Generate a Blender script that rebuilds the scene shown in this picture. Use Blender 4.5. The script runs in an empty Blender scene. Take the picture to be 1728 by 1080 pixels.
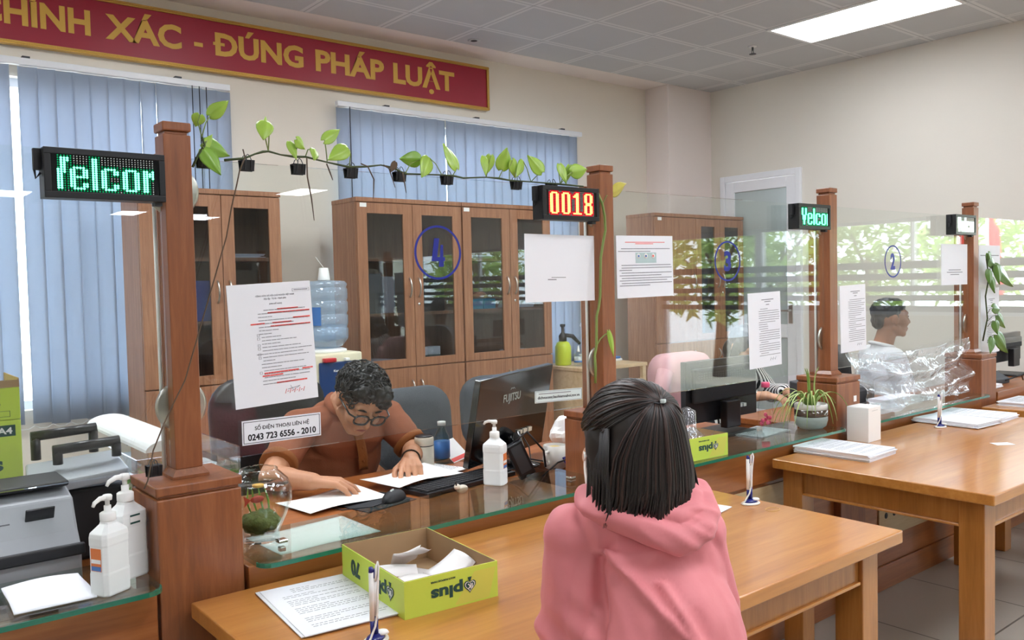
import bpy, bmesh, math, random
from mathutils import Vector, Matrix, noise, Euler
random.seed(11)
SC = bpy.context.scene
COL = SC.collection
PI = math.pi

# ------------------------------------------------------------------ camera, world, sun, exposure
def cam_axes(yaw, pitch, roll):
    cy, sy, cp, sp = math.cos(yaw), math.sin(yaw), math.cos(pitch), math.sin(pitch)
    f = Vector((sy * cp, cy * cp, -sp)); r = Vector((cy, -sy, 0)); d = f.cross(r)
    cr, sr = math.cos(roll), math.sin(roll)
    return cr * r + sr * d, -sr * r + cr * d, f
_r, _d, _f = cam_axes(math.radians(39.155), math.radians(2.379), math.radians(1.2976))
cd = bpy.data.cameras.new('camera'); cd.sensor_width = 36.0; cd.lens = 1440.4 / 1728 * 36.0
cd.clip_start = 0.05; cd.clip_end = 200
cam = bpy.data.objects.new('camera', cd); COL.objects.link(cam)
_u = -_d
cam.matrix_world = Matrix(((_r.x, _u.x, -_f.x, 0), (_r.y, _u.y, -_f.y, 0), (_r.z, _u.z, -_f.z, 1.42), (0, 0, 0, 1)))
SC.camera = cam

w = bpy.data.worlds.new('world'); SC.world = w; w.use_nodes = True
nt = w.node_tree; bg = nt.nodes['Background']
bg.inputs['Color'].default_value = (0.82, 0.91, 1.0, 1); bg.inputs['Strength'].default_value = 6.5

sd = bpy.data.lights.new('sun', 'SUN'); sd.energy = 9.0; sd.angle = 0.02; sd.color = (1, .95, .86)
so = bpy.data.objects.new('sun', sd); COL.objects.link(so)
so.rotation_euler = Vector((.55, .12, -.83)).to_track_quat("-Z", "Y").to_euler()

SC.view_settings.view_transform = 'Standard'
SC.view_settings.look = 'None'
SC.view_settings.gamma = 1.0
SC.view_settings.use_curve_mapping = False
SC.view_settings.exposure = 0.52
LAMP = 15.0            # brightness of the ceiling panels

# ------------------------------------------------------------------ materials
def lin(h):
    if isinstance(h, str):
        h = h.lstrip('#'); c = [int(h[i:i + 2], 16) / 255 for i in (0, 2, 4)]
    else:
        c = h
    return tuple(x / 12.92 if x <= .04045 else ((x + .055) / 1.055) ** 2.4 for x in c) + (1,)

def base_mat(name):
    m = bpy.data.materials.new(name); m.use_nodes = True
    n = m.node_tree.nodes; return m, n, m.node_tree.links, n['Principled BSDF']

def mat(name, col, rough=.5, metal=0., var=0., vscale=8., bump=0., bscale=60., coat=0., spec=.5, sheen=0., emit=None, estr=0.):
    m, n, l, b = base_mat(name)
    c = lin(col)
    b.inputs['Base Color'].default_value = c; b.inputs['Roughness'].default_value = rough
    b.inputs['Metallic'].default_value = metal; b.inputs['Coat Weight'].default_value = coat
    b.inputs['Coat Roughness'].default_value = .08; b.inputs['Specular IOR Level'].default_value = spec
    b.inputs['Sheen Weight'].default_value = sheen
    tc = n.new('ShaderNodeTexCoord')
    if var:
        t = n.new('ShaderNodeTexNoise'); t.inputs['Scale'].default_value = vscale; t.inputs['Detail'].default_value = 5
        l.new(tc.outputs['Object'], t.inputs['Vector'])
        mx = n.new('ShaderNodeMix'); mx.data_type = 'RGBA'
        mx.inputs[6].default_value = tuple(x * (1 - var) for x in c[:3]) + (1,)
        mx.inputs[7].default_value = tuple(min(1, x * (1 + var)) for x in c[:3]) + (1,)
        l.new(t.outputs['Fac'], mx.inputs[0]); l.new(mx.outputs[2], b.inputs['Base Color'])
    if bump:
        t2 = n.new('ShaderNodeTexNoise'); t2.inputs['Scale'].default_value = bscale; t2.inputs['Detail'].default_value = 4
        l.new(tc.outputs['Object'], t2.inputs['Vector'])
        bp = n.new('ShaderNodeBump'); bp.inputs['Strength'].default_value = bump; bp.inputs['Distance'].default_value = .01
        l.new(t2.outputs['Fac'], bp.inputs['Height']); l.new(bp.outputs['Normal'], b.inputs['Normal'])
    if emit:
        b.inputs['Emission Color'].default_value = lin(emit); b.inputs['Emission Strength'].default_value = estr
    return m

def wood(name, cols, axis='Z', stretch=14., scale=3., rough=.35, coat=.3, bump=.03, wave=.5):
    m, n, l, b = base_mat(name)
    tc = n.new('ShaderNodeTexCoord'); mp = n.new('ShaderNodeMapping')
    s = [stretch, stretch, stretch]; s['XYZ'.index(axis)] = 1.0
    mp.inputs['Scale'].default_value = s
    l.new(tc.outputs['Object'], mp.inputs['Vector'])
    t = n.new('ShaderNodeTexNoise'); t.inputs['Scale'].default_value = scale; t.inputs['Detail'].default_value = 8
    t.inputs['Roughness'].default_value = .62; t.inputs['Distortion'].default_value = .6
    l.new(mp.outputs['Vector'], t.inputs['Vector'])
    wv = n.new('ShaderNodeTexNoise'); wv.inputs['Scale'].default_value = scale * 6; wv.inputs['Detail'].default_value = 3
    l.new(mp.outputs['Vector'], wv.inputs['Vector'])
    mm = n.new('ShaderNodeMath'); mm.operation = 'MULTIPLY_ADD'; mm.inputs[1].default_value = wave * .5
    l.new(wv.outputs['Fac'], mm.inputs[0]); 
    m2 = n.new('ShaderNodeMath'); m2.operation = 'MULTIPLY_ADD'; m2.inputs[1].default_value = 1 - wave * .5; m2.inputs[2].default_value = 0.
    l.new(t.outputs['Fac'], m2.inputs[0]); l.new(m2.outputs[0], mm.inputs[2])
    cr = n.new('ShaderNodeValToRGB'); e = cr.color_ramp.elements
    ks = [.3, .7] if len(cols) == 2 else [.3, .5, .72]
    e[0].position = ks[0]; e[0].color = lin(cols[0]); e[1].position = ks[-1]; e[1].color = lin(cols[-1])
    if len(cols) == 3:
        q = e.new(ks[1]); q.color = lin(cols[1])
    l.new(mm.outputs[0], cr.inputs['Fac']); l.new(cr.outputs['Color'], b.inputs['Base Color'])
    b.inputs['Roughness'].default_value = rough; b.inputs['Coat Weight'].default_value = coat; b.inputs['Coat Roughness'].default_value = .12
    bp = n.new('ShaderNodeBump'); bp.inputs['Strength'].default_value = bump; bp.inputs['Distance'].default_value = .004
    l.new(mm.outputs[0], bp.inputs['Height']); l.new(bp.outputs['Normal'], b.inputs['Normal'])
    return m

def pane_mat(name, tint=(1, 1, 1), f0=.04, rough=0., haze=0., hazecol=(.9, .9, .9), bump=0., bscale=8., gloss=1.):
    """thin clear sheet: transmitted light plus a Schlick-weighted mirror"""
    m, n, l, b = base_mat(name); n.remove(b); out = n['Material Output']
    geo = n.new('ShaderNodeNewGeometry')
    nrm = geo.outputs['Normal']
    tc = n.new('ShaderNodeTexCoord')
    gl = n.new('ShaderNodeBsdfGlossy'); gl.inputs['Roughness'].default_value = rough
    gl.inputs['Color'].default_value = (gloss, gloss, gloss, 1)
    if bump:
        t = n.new('ShaderNodeTexNoise'); t.inputs['Scale'].default_value = bscale; t.inputs['Detail'].default_value = 3
        l.new(tc.outputs['Object'], t.inputs['Vector'])
        bp = n.new('ShaderNodeBump'); bp.inputs['Strength'].default_value = bump; bp.inputs['Distance'].default_value = .05
        l.new(t.outputs['Fac'], bp.inputs['Height']); nrm = bp.outputs['Normal']; l.new(nrm, gl.inputs['Normal'])
    dt = n.new('ShaderNodeVectorMath'); dt.operation = 'DOT_PRODUCT'
    l.new(nrm, dt.inputs[0]); l.new(geo.outputs['Incoming'], dt.inputs[1])
    def math1(op, a, bv=None):
        k = n.new('ShaderNodeMath'); k.operation = op
        for i, v in enumerate((a, bv)):
            if v is None: continue
            if isinstance(v, (int, float)): k.inputs[i].default_value = v
            else: l.new(v, k.inputs[i])
        return k.outputs[0]
    a = math1('ABSOLUTE', dt.outputs['Value']); a = math1('SUBTRACT', 1.0, a); a = math1('POWER', a, 5.0)
    a = math1('MULTIPLY', a, 1 - f0); fr = math1('ADD', a, f0)
    tr = n.new('ShaderNodeBsdfTransparent'); tr.inputs['Color'].default_value = (*tint, 1)
    base = tr.outputs[0]
    if haze:
        df = n.new('ShaderNodeBsdfDiffuse'); df.inputs['Color'].default_value = (*hazecol, 1)
        mh = n.new('ShaderNodeMixShader'); mh.inputs[0].default_value = haze
        l.new(tr.outputs[0], mh.inputs[1]); l.new(df.outputs[0], mh.inputs[2]); base = mh.outputs[0]
    mx = n.new('ShaderNodeMixShader'); l.new(fr, mx.inputs[0]); l.new(base, mx.inputs[1]); l.new(gl.outputs[0], mx.inputs[2])
    l.new(mx.outputs[0], out.inputs['Surface'])
    return m

def emit_mat(name, col, strength):
    m, n, l, b = base_mat(name); n.remove(b)
    e = n.new('ShaderNodeEmission'); e.inputs['Color'].default_value = lin(col); e.inputs['Strength'].default_value = strength
    l.new(e.outputs[0], n['Material Output'].inputs['Surface']); return m

def cloth_translucent(name, col, amount=.4, var=.05):
    m, n, l, b = base_mat(name); n.remove(b)
    d = n.new('ShaderNodeBsdfDiffuse'); t = n.new('ShaderNodeBsdfTranslucent')
    d.inputs['Color'].default_value = lin(col); t.inputs['Color'].default_value = lin(col)
    mx = n.new('ShaderNodeMixShader'); mx.inputs[0].default_value = amount
    l.new(d.outputs[0], mx.inputs[1]); l.new(t.outputs[0], mx.inputs[2]); l.new(mx.outputs[0], n['Material Output'].inputs['Surface'])
    return m

MAT = {}
MAT['wall'] = mat('wall_paint', '#e9e1d3', .75, var=.02, vscale=3, bump=.03, bscale=90)
MAT['wall2'] = mat('wall_paint_right', '#e6e1d6', .75, var=.02, vscale=3, bump=.03, bscale=90)
MAT['plaster'] = mat('plaster_strip', '#efe4de', .7)
MAT['white_pvc'] = mat('white_pvc', '#eef0f4', .35)
MAT['white'] = mat('white_plastic', '#f2f2f0', .35)
MAT['paper'] = mat('paper', '#eef0f6', .7)
MAT['paper2'] = mat('paper_plain', '#f4f4f2', .7)
MAT['print'] = mat('grey_print', '#8c8d94', .8)
MAT['printd'] = mat('dark_print', '#23232a', .8)
MAT['printr'] = mat('red_print', '#f0645f', .8)
MAT['black'] = mat('black_plastic', '#15161a', .35)
MAT['blackm'] = mat('black_matt', '#1a1b1f', .6)
MAT['darkgrey'] = mat('dark_grey', '#3a3d42', .5)
MAT['grey'] = mat('grey_plastic', '#9fa3a8', .45)
MAT['steel'] = mat('brushed_steel', '#c9c5bd', .28, metal=1.)
MAT['chrome'] = mat('chrome', '#e4e4e4', .1, metal=1.)
MAT['post'] = wood('post_wood', ['#74442a', '#8b512d', '#9f623b'], 'Z', 10, 3, .4, .25)
MAT['counter'] = wood('counter_wood', ['#84481f', '#9b5a2b', '#ae6c3a'], 'X', 14, 1.6, .35, .35)
MAT['table'] = wood('table_wood', ['#a96a30', '#c07f3a', '#d0924c'], 'X', 12, 1.3, .3, .55)
MAT['tableleg'] = wood('table_leg_wood', ['#9a6026', '#af7132', '#bf8242'], 'Z', 12, 2, .35, .4)
MAT['cab'] = wood('cupboard_laminate', ['#7a4b32', '#9b6a4b', '#b58463'], 'Z', 22, 2.2, .5, .1, wave=.6)
MAT['cabin'] = wood('cupboard_inside', ['#6e4a36', '#82583f', '#8f6448'], 'Z', 18, 2.2, .6, .0)
MAT['pine'] = wood('pine_board', ['#caa77c', '#dcbf96', '#e6cba4'], 'X', 10, 2.5, .5, .1)
MAT['cream'] = wood('pale_panel', ['#b59a72', '#c4ab83', '#cdb791'], 'X', 10, 2., .5, .1)
MAT['gold'] = mat('gold_frame', '#c9a052', .35, metal=.85, bump=.4, bscale=120)
MAT['goldl'] = mat('gold_letter', '#dcae4a', .45)
MAT['red'] = mat('banner_red', '#a01b33', .38, var=.03, vscale=2)
MAT['blind'] = cloth_translucent('blind_fabric', '#b9c3d2', .42)
MAT['glass'] = pane_mat('counter_glass', (.965, .985, .975), .04)
MAT['winglass'] = pane_mat('window_glass', (.97, .98, .98), .04)
MAT['cabglass'] = pane_mat('smoked_glass', (.70, .73, .76), .05)
MAT['shelfglass'] = pane_mat('shelf_glass', (.80, .88, .85), .05)
MAT['glassedge'] = mat('glass_edge', '#1a7058', .15, coat=.5)
MAT['lamp'] = emit_mat('lamp_panel', '#f6f9ff', LAMP)
MAT['lampdim'] = emit_mat('lamp_panel_dim', '#f6f9ff', LAMP * .45)
MAT['navy'] = mat('navy_print', '#12208c', .5)

def tile_mat(name, size, ox, oy, col, line, lw, band=None, bandcol=None, rough=.5, bump=0.):
    m, n, l, b = base_mat(name)
    geo = n.new('ShaderNodeNewGeometry'); sx = n.new('ShaderNodeSeparateXYZ'); l.new(geo.outputs['Position'], sx.inputs[0])
    def mth(op, *a):
        k = n.new('ShaderNodeMath'); k.operation = op
        for i, v in enumerate(a):
            if isinstance(v, (int, float)): k.inputs[i].default_value = v
            else: l.new(v, k.inputs[i])
        return k.outputs[0]
    ds = []
    for ax, o in ((0, ox), (1, oy)):
        q = mth('SUBTRACT', sx.outputs[ax], o); q = mth('DIVIDE', q, size); q = mth('FRACT', q); q = mth('ADD', q, 0.0)
        q2 = mth('SUBTRACT', 1.0, q); ds.append(mth('MULTIPLY', mth('MINIMUM', q, q2), size))
    dmin = mth('MINIMUM', ds[0], ds[1])
    c0 = lin(col)
    ns = n.new('ShaderNodeTexNoise'); ns.inputs['Scale'].default_value = 1.7; ns.inputs['Detail'].default_value = 6
    l.new(geo.outputs['Position'], ns.inputs['Vector'])
    mx0 = n.new('ShaderNodeMix'); mx0.data_type = 'RGBA'
    mx0.inputs[6].default_value = tuple(x * .93 for x in c0[:3]) + (1,); mx0.inputs[7].default_value = tuple(min(1, x * 1.06) for x in c0[:3]) + (1,)
    l.new(ns.outputs['Fac'], mx0.inputs[0]); cur = mx0.outputs[2]
    if band:
        f = mth('LESS_THAN', dmin, band); mx = n.new('ShaderNodeMix'); mx.data_type = 'RGBA'
        l.new(f, mx.inputs[0]); l.new(cur, mx.inputs[6]); mx.inputs[7].default_value = lin(bandcol); cur = mx.outputs[2]
    f = mth('LESS_THAN', dmin, lw); mx = n.new('ShaderNodeMix'); mx.data_type = 'RGBA'
    l.new(f, mx.inputs[0]); l.new(cur, mx.inputs[6]); mx.inputs[7].default_value = lin(line)
    l.new(mx.outputs[2], b.inputs['Base Color']); b.inputs['Roughness'].default_value = rough
    return m
MAT['floor'] = tile_mat('floor_tiles', .6, .33, .18, '#a8a298', '#5d574f', .004, rough=.3)
MAT['ceil'] = tile_mat('ceiling_tiles', .6, 5.65, 2.62, '#c6c6c6', '#b0b0b0', .004, .032, '#dcdbda', rough=.6)

# ------------------------------------------------------------------ mesh builder
class MB:
    def __init__(s): s.v = []; s.f = []; s.sm = []
    def add(s, vs, fs, M=None, smooth=False):
        o = len(s.v)
        for p in vs:
            p = Vector(p); s.v.append(M @ p if M else p)
        for f in fs: s.f.append([i + o for i in f]); s.sm.append(smooth)
        return s
    def box(s, x0, y0, z0, x1, y1, z1, M=None):
        vs = [(x0, y0, z0), (x1, y0, z0), (x1, y1, z0), (x0, y1, z0), (x0, y0, z1), (x1, y0, z1), (x1, y1, z1), (x0, y1, z1)]
        return s.add(vs, [(3, 2, 1, 0), (4, 5, 6, 7), (0, 1, 5, 4), (1, 2, 6, 5), (2, 3, 7, 6), (3, 0, 4, 7)], M)
    def cbox(s, c, d, M=None):
        return s.box(c[0] - d[0] / 2, c[1] - d[1] / 2, c[2] - d[2] / 2, c[0] + d[0] / 2, c[1] + d[1] / 2, c[2] + d[2] / 2, M)
    def tube(s, pts, r, n=8, M=None, caps=True, flat=1.0):
        pts = [Vector(p) for p in pts]; k = len(pts)
        rs = r if isinstance(r, (list, tuple)) else [r] * k
        vs = []; up = None
        for i, p in enumerate(pts):
            t = (pts[min(i + 1, k - 1)] - pts[max(i - 1, 0)])
            t = t.normalized() if t.length > 1e-9 else Vector((0, 0, 1))
            if up is None:
                up = Vector((0, 0, 1)) if abs(t.z) < .9 else Vector((1, 0, 0))
            sd = t.cross(up)
            if sd.length < 1e-6: sd = t.orthogonal()
            sd.normalize(); up = sd.cross(t).normalized()
            for j in range(n):
                a = 2 * PI * j / n
                vs.append(p + rs[i] * (math.cos(a) * sd + flat * math.sin(a) * up))
        fs = []
        for i in range(k - 1):
            for j in range(n):
                a, b = i * n + j, i * n + (j + 1) % n
                fs.append((a, b, b + n, a + n))
        if caps: fs.append(tuple(range(n))[::-1]); fs.append(tuple(range((k - 1) * n, k * n)))
        return s.add(vs, fs, M, True)
    def cyl(s, p0, p1, r0, r1=None, n=20, M=None):
        return s.tube([p0, p1], [r0, r0 if r1 is None else r1], n, M)
    def lathe(s, prof, c=(0, 0, 0), n=28, M=None, sx=1., sy=1., smooth=True):
        vs = []; fs = []; k = len(prof)
        for r, z in prof:
            for j in range(n):
                a = 2 * PI * j / n; vs.append((c[0] + sx * r * math.cos(a), c[1] + sy * r * math.sin(a), c[2] + z))
        for i in range(k - 1):
            for j in range(n):
                a, b = i * n + j, i * n + (j + 1) % n; fs.append((a, b, b + n, a + n))
        if prof[0][0] > 1e-5: fs.append(tuple(range(n))[::-1])
        if prof[-1][0] > 1e-5: fs.append(tuple(range((k - 1) * n, k * n)))
        return s.add(vs, fs, M, smooth)
    def prism(s, poly, z0, z1, M=None):
        k = len(poly); vs = [(x, y, z0) for x, y in poly] + [(x, y, z1) for x, y in poly]
        fs = [tuple(range(k))[::-1], tuple(range(k, 2 * k))] + [(i, (i + 1) % k, k + (i + 1) % k, k + i) for i in range(k)]
        return s.add(vs, fs, M)
    def ell(s, c, r, n=16, m=10, M=None):
        if isinstance(r, (int, float)): r = (r, r, r)
        vs = [(c[0], c[1], c[2] - r[2])]; fs = []
        for i in range(1, m):
            a = -PI / 2 + PI * i / m
            for j in range(n):
                b = 2 * PI * j / n
                vs.append((c[0] + r[0] * math.cos(a) * math.cos(b), c[1] + r[1] * math.cos(a) * math.sin(b), c[2] + r[2] * math.sin(a)))
        vs.append((c[0], c[1], c[2] + r[2])); L = len(vs) - 1
        for j in range(n):
            fs.append((0, 1 + (j + 1) % n, 1 + j)); fs.append((L, L - n + j, L - n + (j + 1) % n))
        for i in range(m - 2):
            for j in range(n):
                a, b = 1 + i * n + j, 1 + i * n + (j + 1) % n; fs.append((a, b, b + n, a + n))
        return s.add(vs, fs, M, True)
    def sheet(s, fn, nu, nv, thick=0., M=None):
        """surface fn(u,v) with u,v in 0..1; a real thickness is given below it"""
        P = [[Vector(fn(i / nu, j / nv)) for j in range(nv + 1)] for i in range(nu + 1)]
        vs = [P[i][j] for i in range(nu + 1) for j in range(nv + 1)]
        W = nv + 1
        fs = [(i * W + j, (i + 1) * W + j, (i + 1) * W + j + 1, i * W + j + 1) for i in range(nu) for j in range(nv)]
        if thick:
            off = len(vs); ns = []
            for i in range(nu + 1):
                for j in range(nv + 1):
                    du = P[min(i + 1, nu)][j] - P[max(i - 1, 0)][j]; dv = P[i][min(j + 1, nv)] - P[i][max(j - 1, 0)]
                    nn = du.cross(dv); nn = nn.normalized() if nn.length > 1e-12 else Vector((0, 0, 1)); ns.append(nn)
            vs = vs + [p - thick * q for p, q in zip(vs, ns)]
            fs += [tuple(off + k for k in f[::-1]) for f in fs]
            rim = [i * W for i in range(nu + 1)] + [nu * W + j for j in range(1, W)] + [i * W + nv for i in range(nu - 1, -1, -1)] + [j for j in range(nv - 1, 0, -1)]
            for a, b in zip(rim, rim[1:] + rim[:1]): fs.append((b, a, a + off, b + off))
        return s.add(vs, fs, M, True)
    def build(s, name, m, parent=None, loc=None, rot=None, bevel=0., seg=2, smooth=None, kind=None):
        me = bpy.data.meshes.new(name)
        me.from_pydata([tuple(p) for p in s.v], [], s.f)
        if smooth is None:
            me.polygons.foreach_set('use_smooth', s.sm)
        else:
            me.polygons.foreach_set('use_smooth', [smooth] * len(s.f))
        bm = bmesh.new(); bm.from_mesh(me)
        if bevel:
            es = [e for e in bm.edges if len(e.link_faces) == 2 and e.calc_face_angle(0) > .6]
            bmesh.ops.bevel(bm, geom=es, offset=bevel, segments=seg, affect='EDGES', profile=.5, clamp_overlap=True)
        bmesh.ops.recalc_face_normals(bm, faces=bm.faces)
        bm.to_mesh(me); bm.free(); me.update()
        o = bpy.data.objects.new(name, me); COL.objects.link(o)
        if isinstance(m, str): m = MAT[m]
        me.materials.append(m)
        if loc is not None: o.location = loc
        if rot is not None: o.rotation_euler = rot
        if parent: o.parent = parent
        if kind: o['kind'] = kind
        return o

def tag(o, label, cat, group=None, kind=None):
    o['label'] = label; o['category'] = cat
    if group: o['group'] = group
    if kind: o['kind'] = kind
    return o
def thing(name, label, cat, loc=(0, 0, 0), rz=0., group=None):
    o = bpy.data.objects.new(name, None); COL.objects.link(o); o.empty_display_size = .05
    o.location = loc; o.rotation_euler = (0, 0, rz)
    return tag(o, label, cat, group)
def struct(o): o['kind'] = 'structure'; return o
def copy_tree(o, parent=None):
    c = o.copy(); COL.objects.link(c)
    if parent: c.parent = parent
    for ch in list(o.children): copy_tree(ch, c)
    return c

_dg = None
def text_obj(name, body, w_, h_, m, parent=None, M=None, bold=0., ext=.0006, align='C', italic=0.):
    """lettering fitted into w_ x h_, standing in the local XZ plane and facing -Y (M places it); a real thin solid"""
    bars = []
    if 'Đ' in body:
        def ext_(t_):
            c_ = bpy.data.curves.new('m', 'FONT'); c_.body = t_; c_.size = 1; o_ = bpy.data.objects.new('m', c_); COL.objects.link(o_); bpy.context.view_layer.update()
            me_ = bpy.data.meshes.new_from_object(o_.evaluated_get(bpy.context.evaluated_depsgraph_get())); q = [v.co.x for v in me_.vertices]
            bpy.data.objects.remove(o_); bpy.data.curves.remove(c_); bpy.data.meshes.remove(me_); return min(q), max(q)
        d0, d1 = ext_('D')
        for i, ch in enumerate(body):
            if ch == 'Đ': bars.append(d0 if i == 0 else ext_(body[:i].replace('Đ', 'D') + 'D')[1] - (d1 - d0))
        body = body.replace('Đ', 'D')
    cu = bpy.data.curves.new(name, 'FONT'); cu.body = body; cu.size = 1; cu.offset = bold; cu.extrude = .5
    cu.resolution_u = 3; cu.shear = italic
    o = bpy.data.objects.new(name, cu); COL.objects.link(o)
    bpy.context.view_layer.update()
    dg = bpy.context.evaluated_depsgraph_get()
    me = bpy.data.meshes.new_from_object(o.evaluated_get(dg))
    bpy.data.objects.remove(o); bpy.data.curves.remove(cu)
    if bars:
        bm = bmesh.new(); bm.from_mesh(me)
        for bx in bars:
            vv = [bm.verts.new((bx + dx, .345 + dy, dz)) for dx, dy, dz in ((-.10, -.05, -.52), (.26, -.05, -.52), (.26, .05, -.52), (-.10, .05, -.52), (-.10, -.05, .52), (.26, -.05, .52), (.26, .05, .52), (-.10, .05, .52))]
            for f_ in ((3, 2, 1, 0), (4, 5, 6, 7), (0, 1, 5, 4), (1, 2, 6, 5), (2, 3, 7, 6), (3, 0, 4, 7)): bm.faces.new([vv[k] for k in f_])
        bm.to_mesh(me); bm.free()
    xs = [v.co.x for v in me.vertices]; ys = [v.co.y for v in me.vertices]
    x0, x1, y0, y1 = min(xs), max(xs), min(ys), max(ys)
    sx = w_ / (x1 - x0); sy = h_ / (y1 - y0) if h_ else sx
    cx = (x0 + x1) / 2 if align == 'C' else x0; cyy = (y0 + y1) / 2
    for v in me.vertices:
        x, y, z = v.co
        p = Vector(((x - cx) * sx, -z * 2 * ext, (y - cyy) * sy))
        v.co = M @ p if M else p
    o = bpy.data.objects.new(name, me); COL.objects.link(o)
    me.materials.append(MAT[m] if isinstance(m, str) else m)
    if parent: o.parent = parent
    return o

# ------------------------------------------------------------------ the setting
YW, YF, XR, ZC = 5.71, 5.42, 7.05, 3.30
struct(MB().box(-4.2, -9.16, -.12, 7.2, 6.0, 0).box(-4.2, -20.2, -.12, 12.2, -9.161, 0).build('floor', 'floor'))
struct(MB().box(-4.2, -9.16, ZC, 7.2, YF, ZC + .12).box(-4.2, -20.2, ZC, 12.2, -9.161, ZC + .12).build('ceiling', 'ceil'))
struct(MB().box(-4.2, YF + .004, ZC, XR, YW, ZC + .12).build('trim_1', 'plaster'))
# back wall with two window openings behind the blinds
WX = [(-.60, 2.13), (3.05, 5.36)]; WZ = (.74, 2.70)
b = MB(); y0, y1 = YW, YW + .18
xs = [-4.2, WX[0][0], WX[0][1], WX[1][0], WX[1][1], XR + .15]
for i in (0, 2, 4): b.box(xs[i], y0, 0, xs[i + 1], y1, ZC + .12)
for a, c in WX:
    b.box(a, y0, 0, c, y1, WZ[0]); b.box(a, y0, WZ[1], c, y1, ZC + .12)
struct(b.build('wall_back', 'wall'))
struct(MB().box(6.40, YF, 0, XR, YW - .001, ZC - .001).build('trim_2', 'plaster', bevel=.004))
def window(name, axis, a, c, z0, z1, d, nm=3, fw=.05):
    o = bpy.data.objects.new(name, None); COL.objects.link(o); struct(o)
    f = MB(); g = MB()
    def bx(mb, p0, p1, q0, q1, t0, t1):
        if axis == 'X': mb.box(p0, d - t0, q0, p1, d + t1, q1)
        else: mb.box(d - t0, p0, q0, d + t1, p1, q1)
    bx(f, a, a + fw, z0, z1, .03, .03); bx(f, c - fw, c, z0, z1, .03, .03)
    bx(f, a + fw, c - fw, z0, z0 + fw, .03, .03); bx(f, a + fw, c - fw, z1 - fw, z1, .03, .03)
    for k in range(1, nm):
        m_ = a + (c - a) * k / nm; bx(f, m_ - fw / 2, m_ + fw / 2, z0 + fw, z1 - fw, .025, .025)
    bx(g, a + fw * .6, c - fw * .6, z0 + fw * .6, z1 - fw * .6, .003, .003)
    f.build('window_frame', 'white_pvc', o); g.build('window_pane', 'winglass', o)
    return o
window('window_1', 'X', WX[0][0], WX[0][1], *WZ, YW + .1, 3)
window('window_2', 'X', WX[1][0], WX[1][1], *WZ, YW + .1, 3)
# right wall: office door towards the back, glazing on the public side (seen mirrored in the counter glass)
DY0, DY1, DZ = 4.403, 5.30, 2.435
GY0, GYM, GY1, GZ0, GZ1 = -2.15, -.92, 2.05, 1.09, 1.90
b = MB(); x0, x1 = XR, XR + .15; T = ZC + .12
b.box(x0, DY1, 0, x1, YW + .0, T); b.box(x0, DY0, DZ, x1, DY1, T); b.box(x0, GY1, 0, x1, DY0, T)
b.box(x0, GY0, GZ1, x1, GY1, T); b.box(x0, GYM, 0, x1, GY1, GZ0); b.box(x0, -9.0, 0, x1, GY0, T)
struct(b.build('wall_right', 'wall2'))
window('window_3', 'Y', GYM, GY1, GZ0, GZ1, XR + .1, 2, .03)
window('window_4', 'Y', GY0, GYM, .02, GZ1, XR + .1, 1, .05)
MAT['louver'] = mat('grey_louver', '#6a7078', .5)
b = MB()
for z0, hh in ((1.478, .062), (1.385, .055), (1.288, .048), (1.208, .047), (1.118, .048)):
    b.box(XR + .045, GY0 + .01, z0, XR + .06, GY1 - .01, z0 + hh)
struct(b.build('trim_3', 'louver'))
struct(MB().box(XR, -9.15, 0, 12.2, -9.001, T).build('wall_return', 'wall2'))
struct(MB().box(12.05, -20.2, 0, 12.2, -9.15, T).build('wall_hall', 'wall2'))
struct(MB().box(-4.2, -20.2, 0, -4.05, YW, T).build('wall_left', 'wall2'))
struct(MB().box(-4.05, -20.2, 0, 12.05, -20.05, T).build('wall_front', 'wall2'))
b = MB()
b.box(-4.05, YW - .012, 0, 6.40, YW, .1); struct(b.build('baseboard_back', 'cab'))
# office door
d = bpy.data.objects.new('door_1', None); COL.objects.link(d); struct(d); d.location = (XR, 0, 0)
MAT['frost'] = mat('frosted_panel', '#b9c6c6', .25, coat=.3)
f = MB(); fx0, fx1 = -.03, .1
f.box(fx0, DY0, 0, fx1, DY0 + .055, DZ); f.box(fx0, DY1 - .055, 0, fx1, DY1, DZ); f.box(fx0, DY0 + .055, DZ - .06, fx1, DY1 - .055, DZ)
f.build('door_frame', 'white_pvc', d, bevel=.006)
lf = MB(); a0, a1 = DY0 + .058, DY1 - .058
for (p, q, r, s) in ((a0, a0 + .1, .02, DZ - .065), (a1 - .1, a1, .02, DZ - .065), (a0 + .1, a1 - .1, DZ - .165, DZ - .065), (a0 + .1, a1 - .1, .86, .99), (a0 + .1, a1 - .1, .02, .16)):
    lf.box(-.015, p, r, .04, q, s)
lf.build('door_leaf', 'white_pvc', d, bevel=.005)
MB().box(.0, a0 + .09, .98, .012, a1 - .09, DZ - .155).build('door_pane', 'frost', d)
MB().box(.0, a0 + .09, .15, .012, a1 - .09, .87).build('door_panel', 'frost', d)
h = MB().box(-.028, a0 + .035, 1.0, -.0152, a0 + .075, 1.2); h.tube([(-.028, a0 + .055, 1.12), (-.06, a0 + .055, 1.12), (-.062, a0 + .18, 1.118)], .010, 8)
h.build('door_handle', 'steel', d, bevel=.003)
hg = MB()
for z_ in (.4, 1.86): hg.cyl((-.04, DY1 - .05, z_), (-.04, DY1 - .05, z_ + .1), .012)
hg.build('hinge', 'white_pvc', d)

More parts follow.
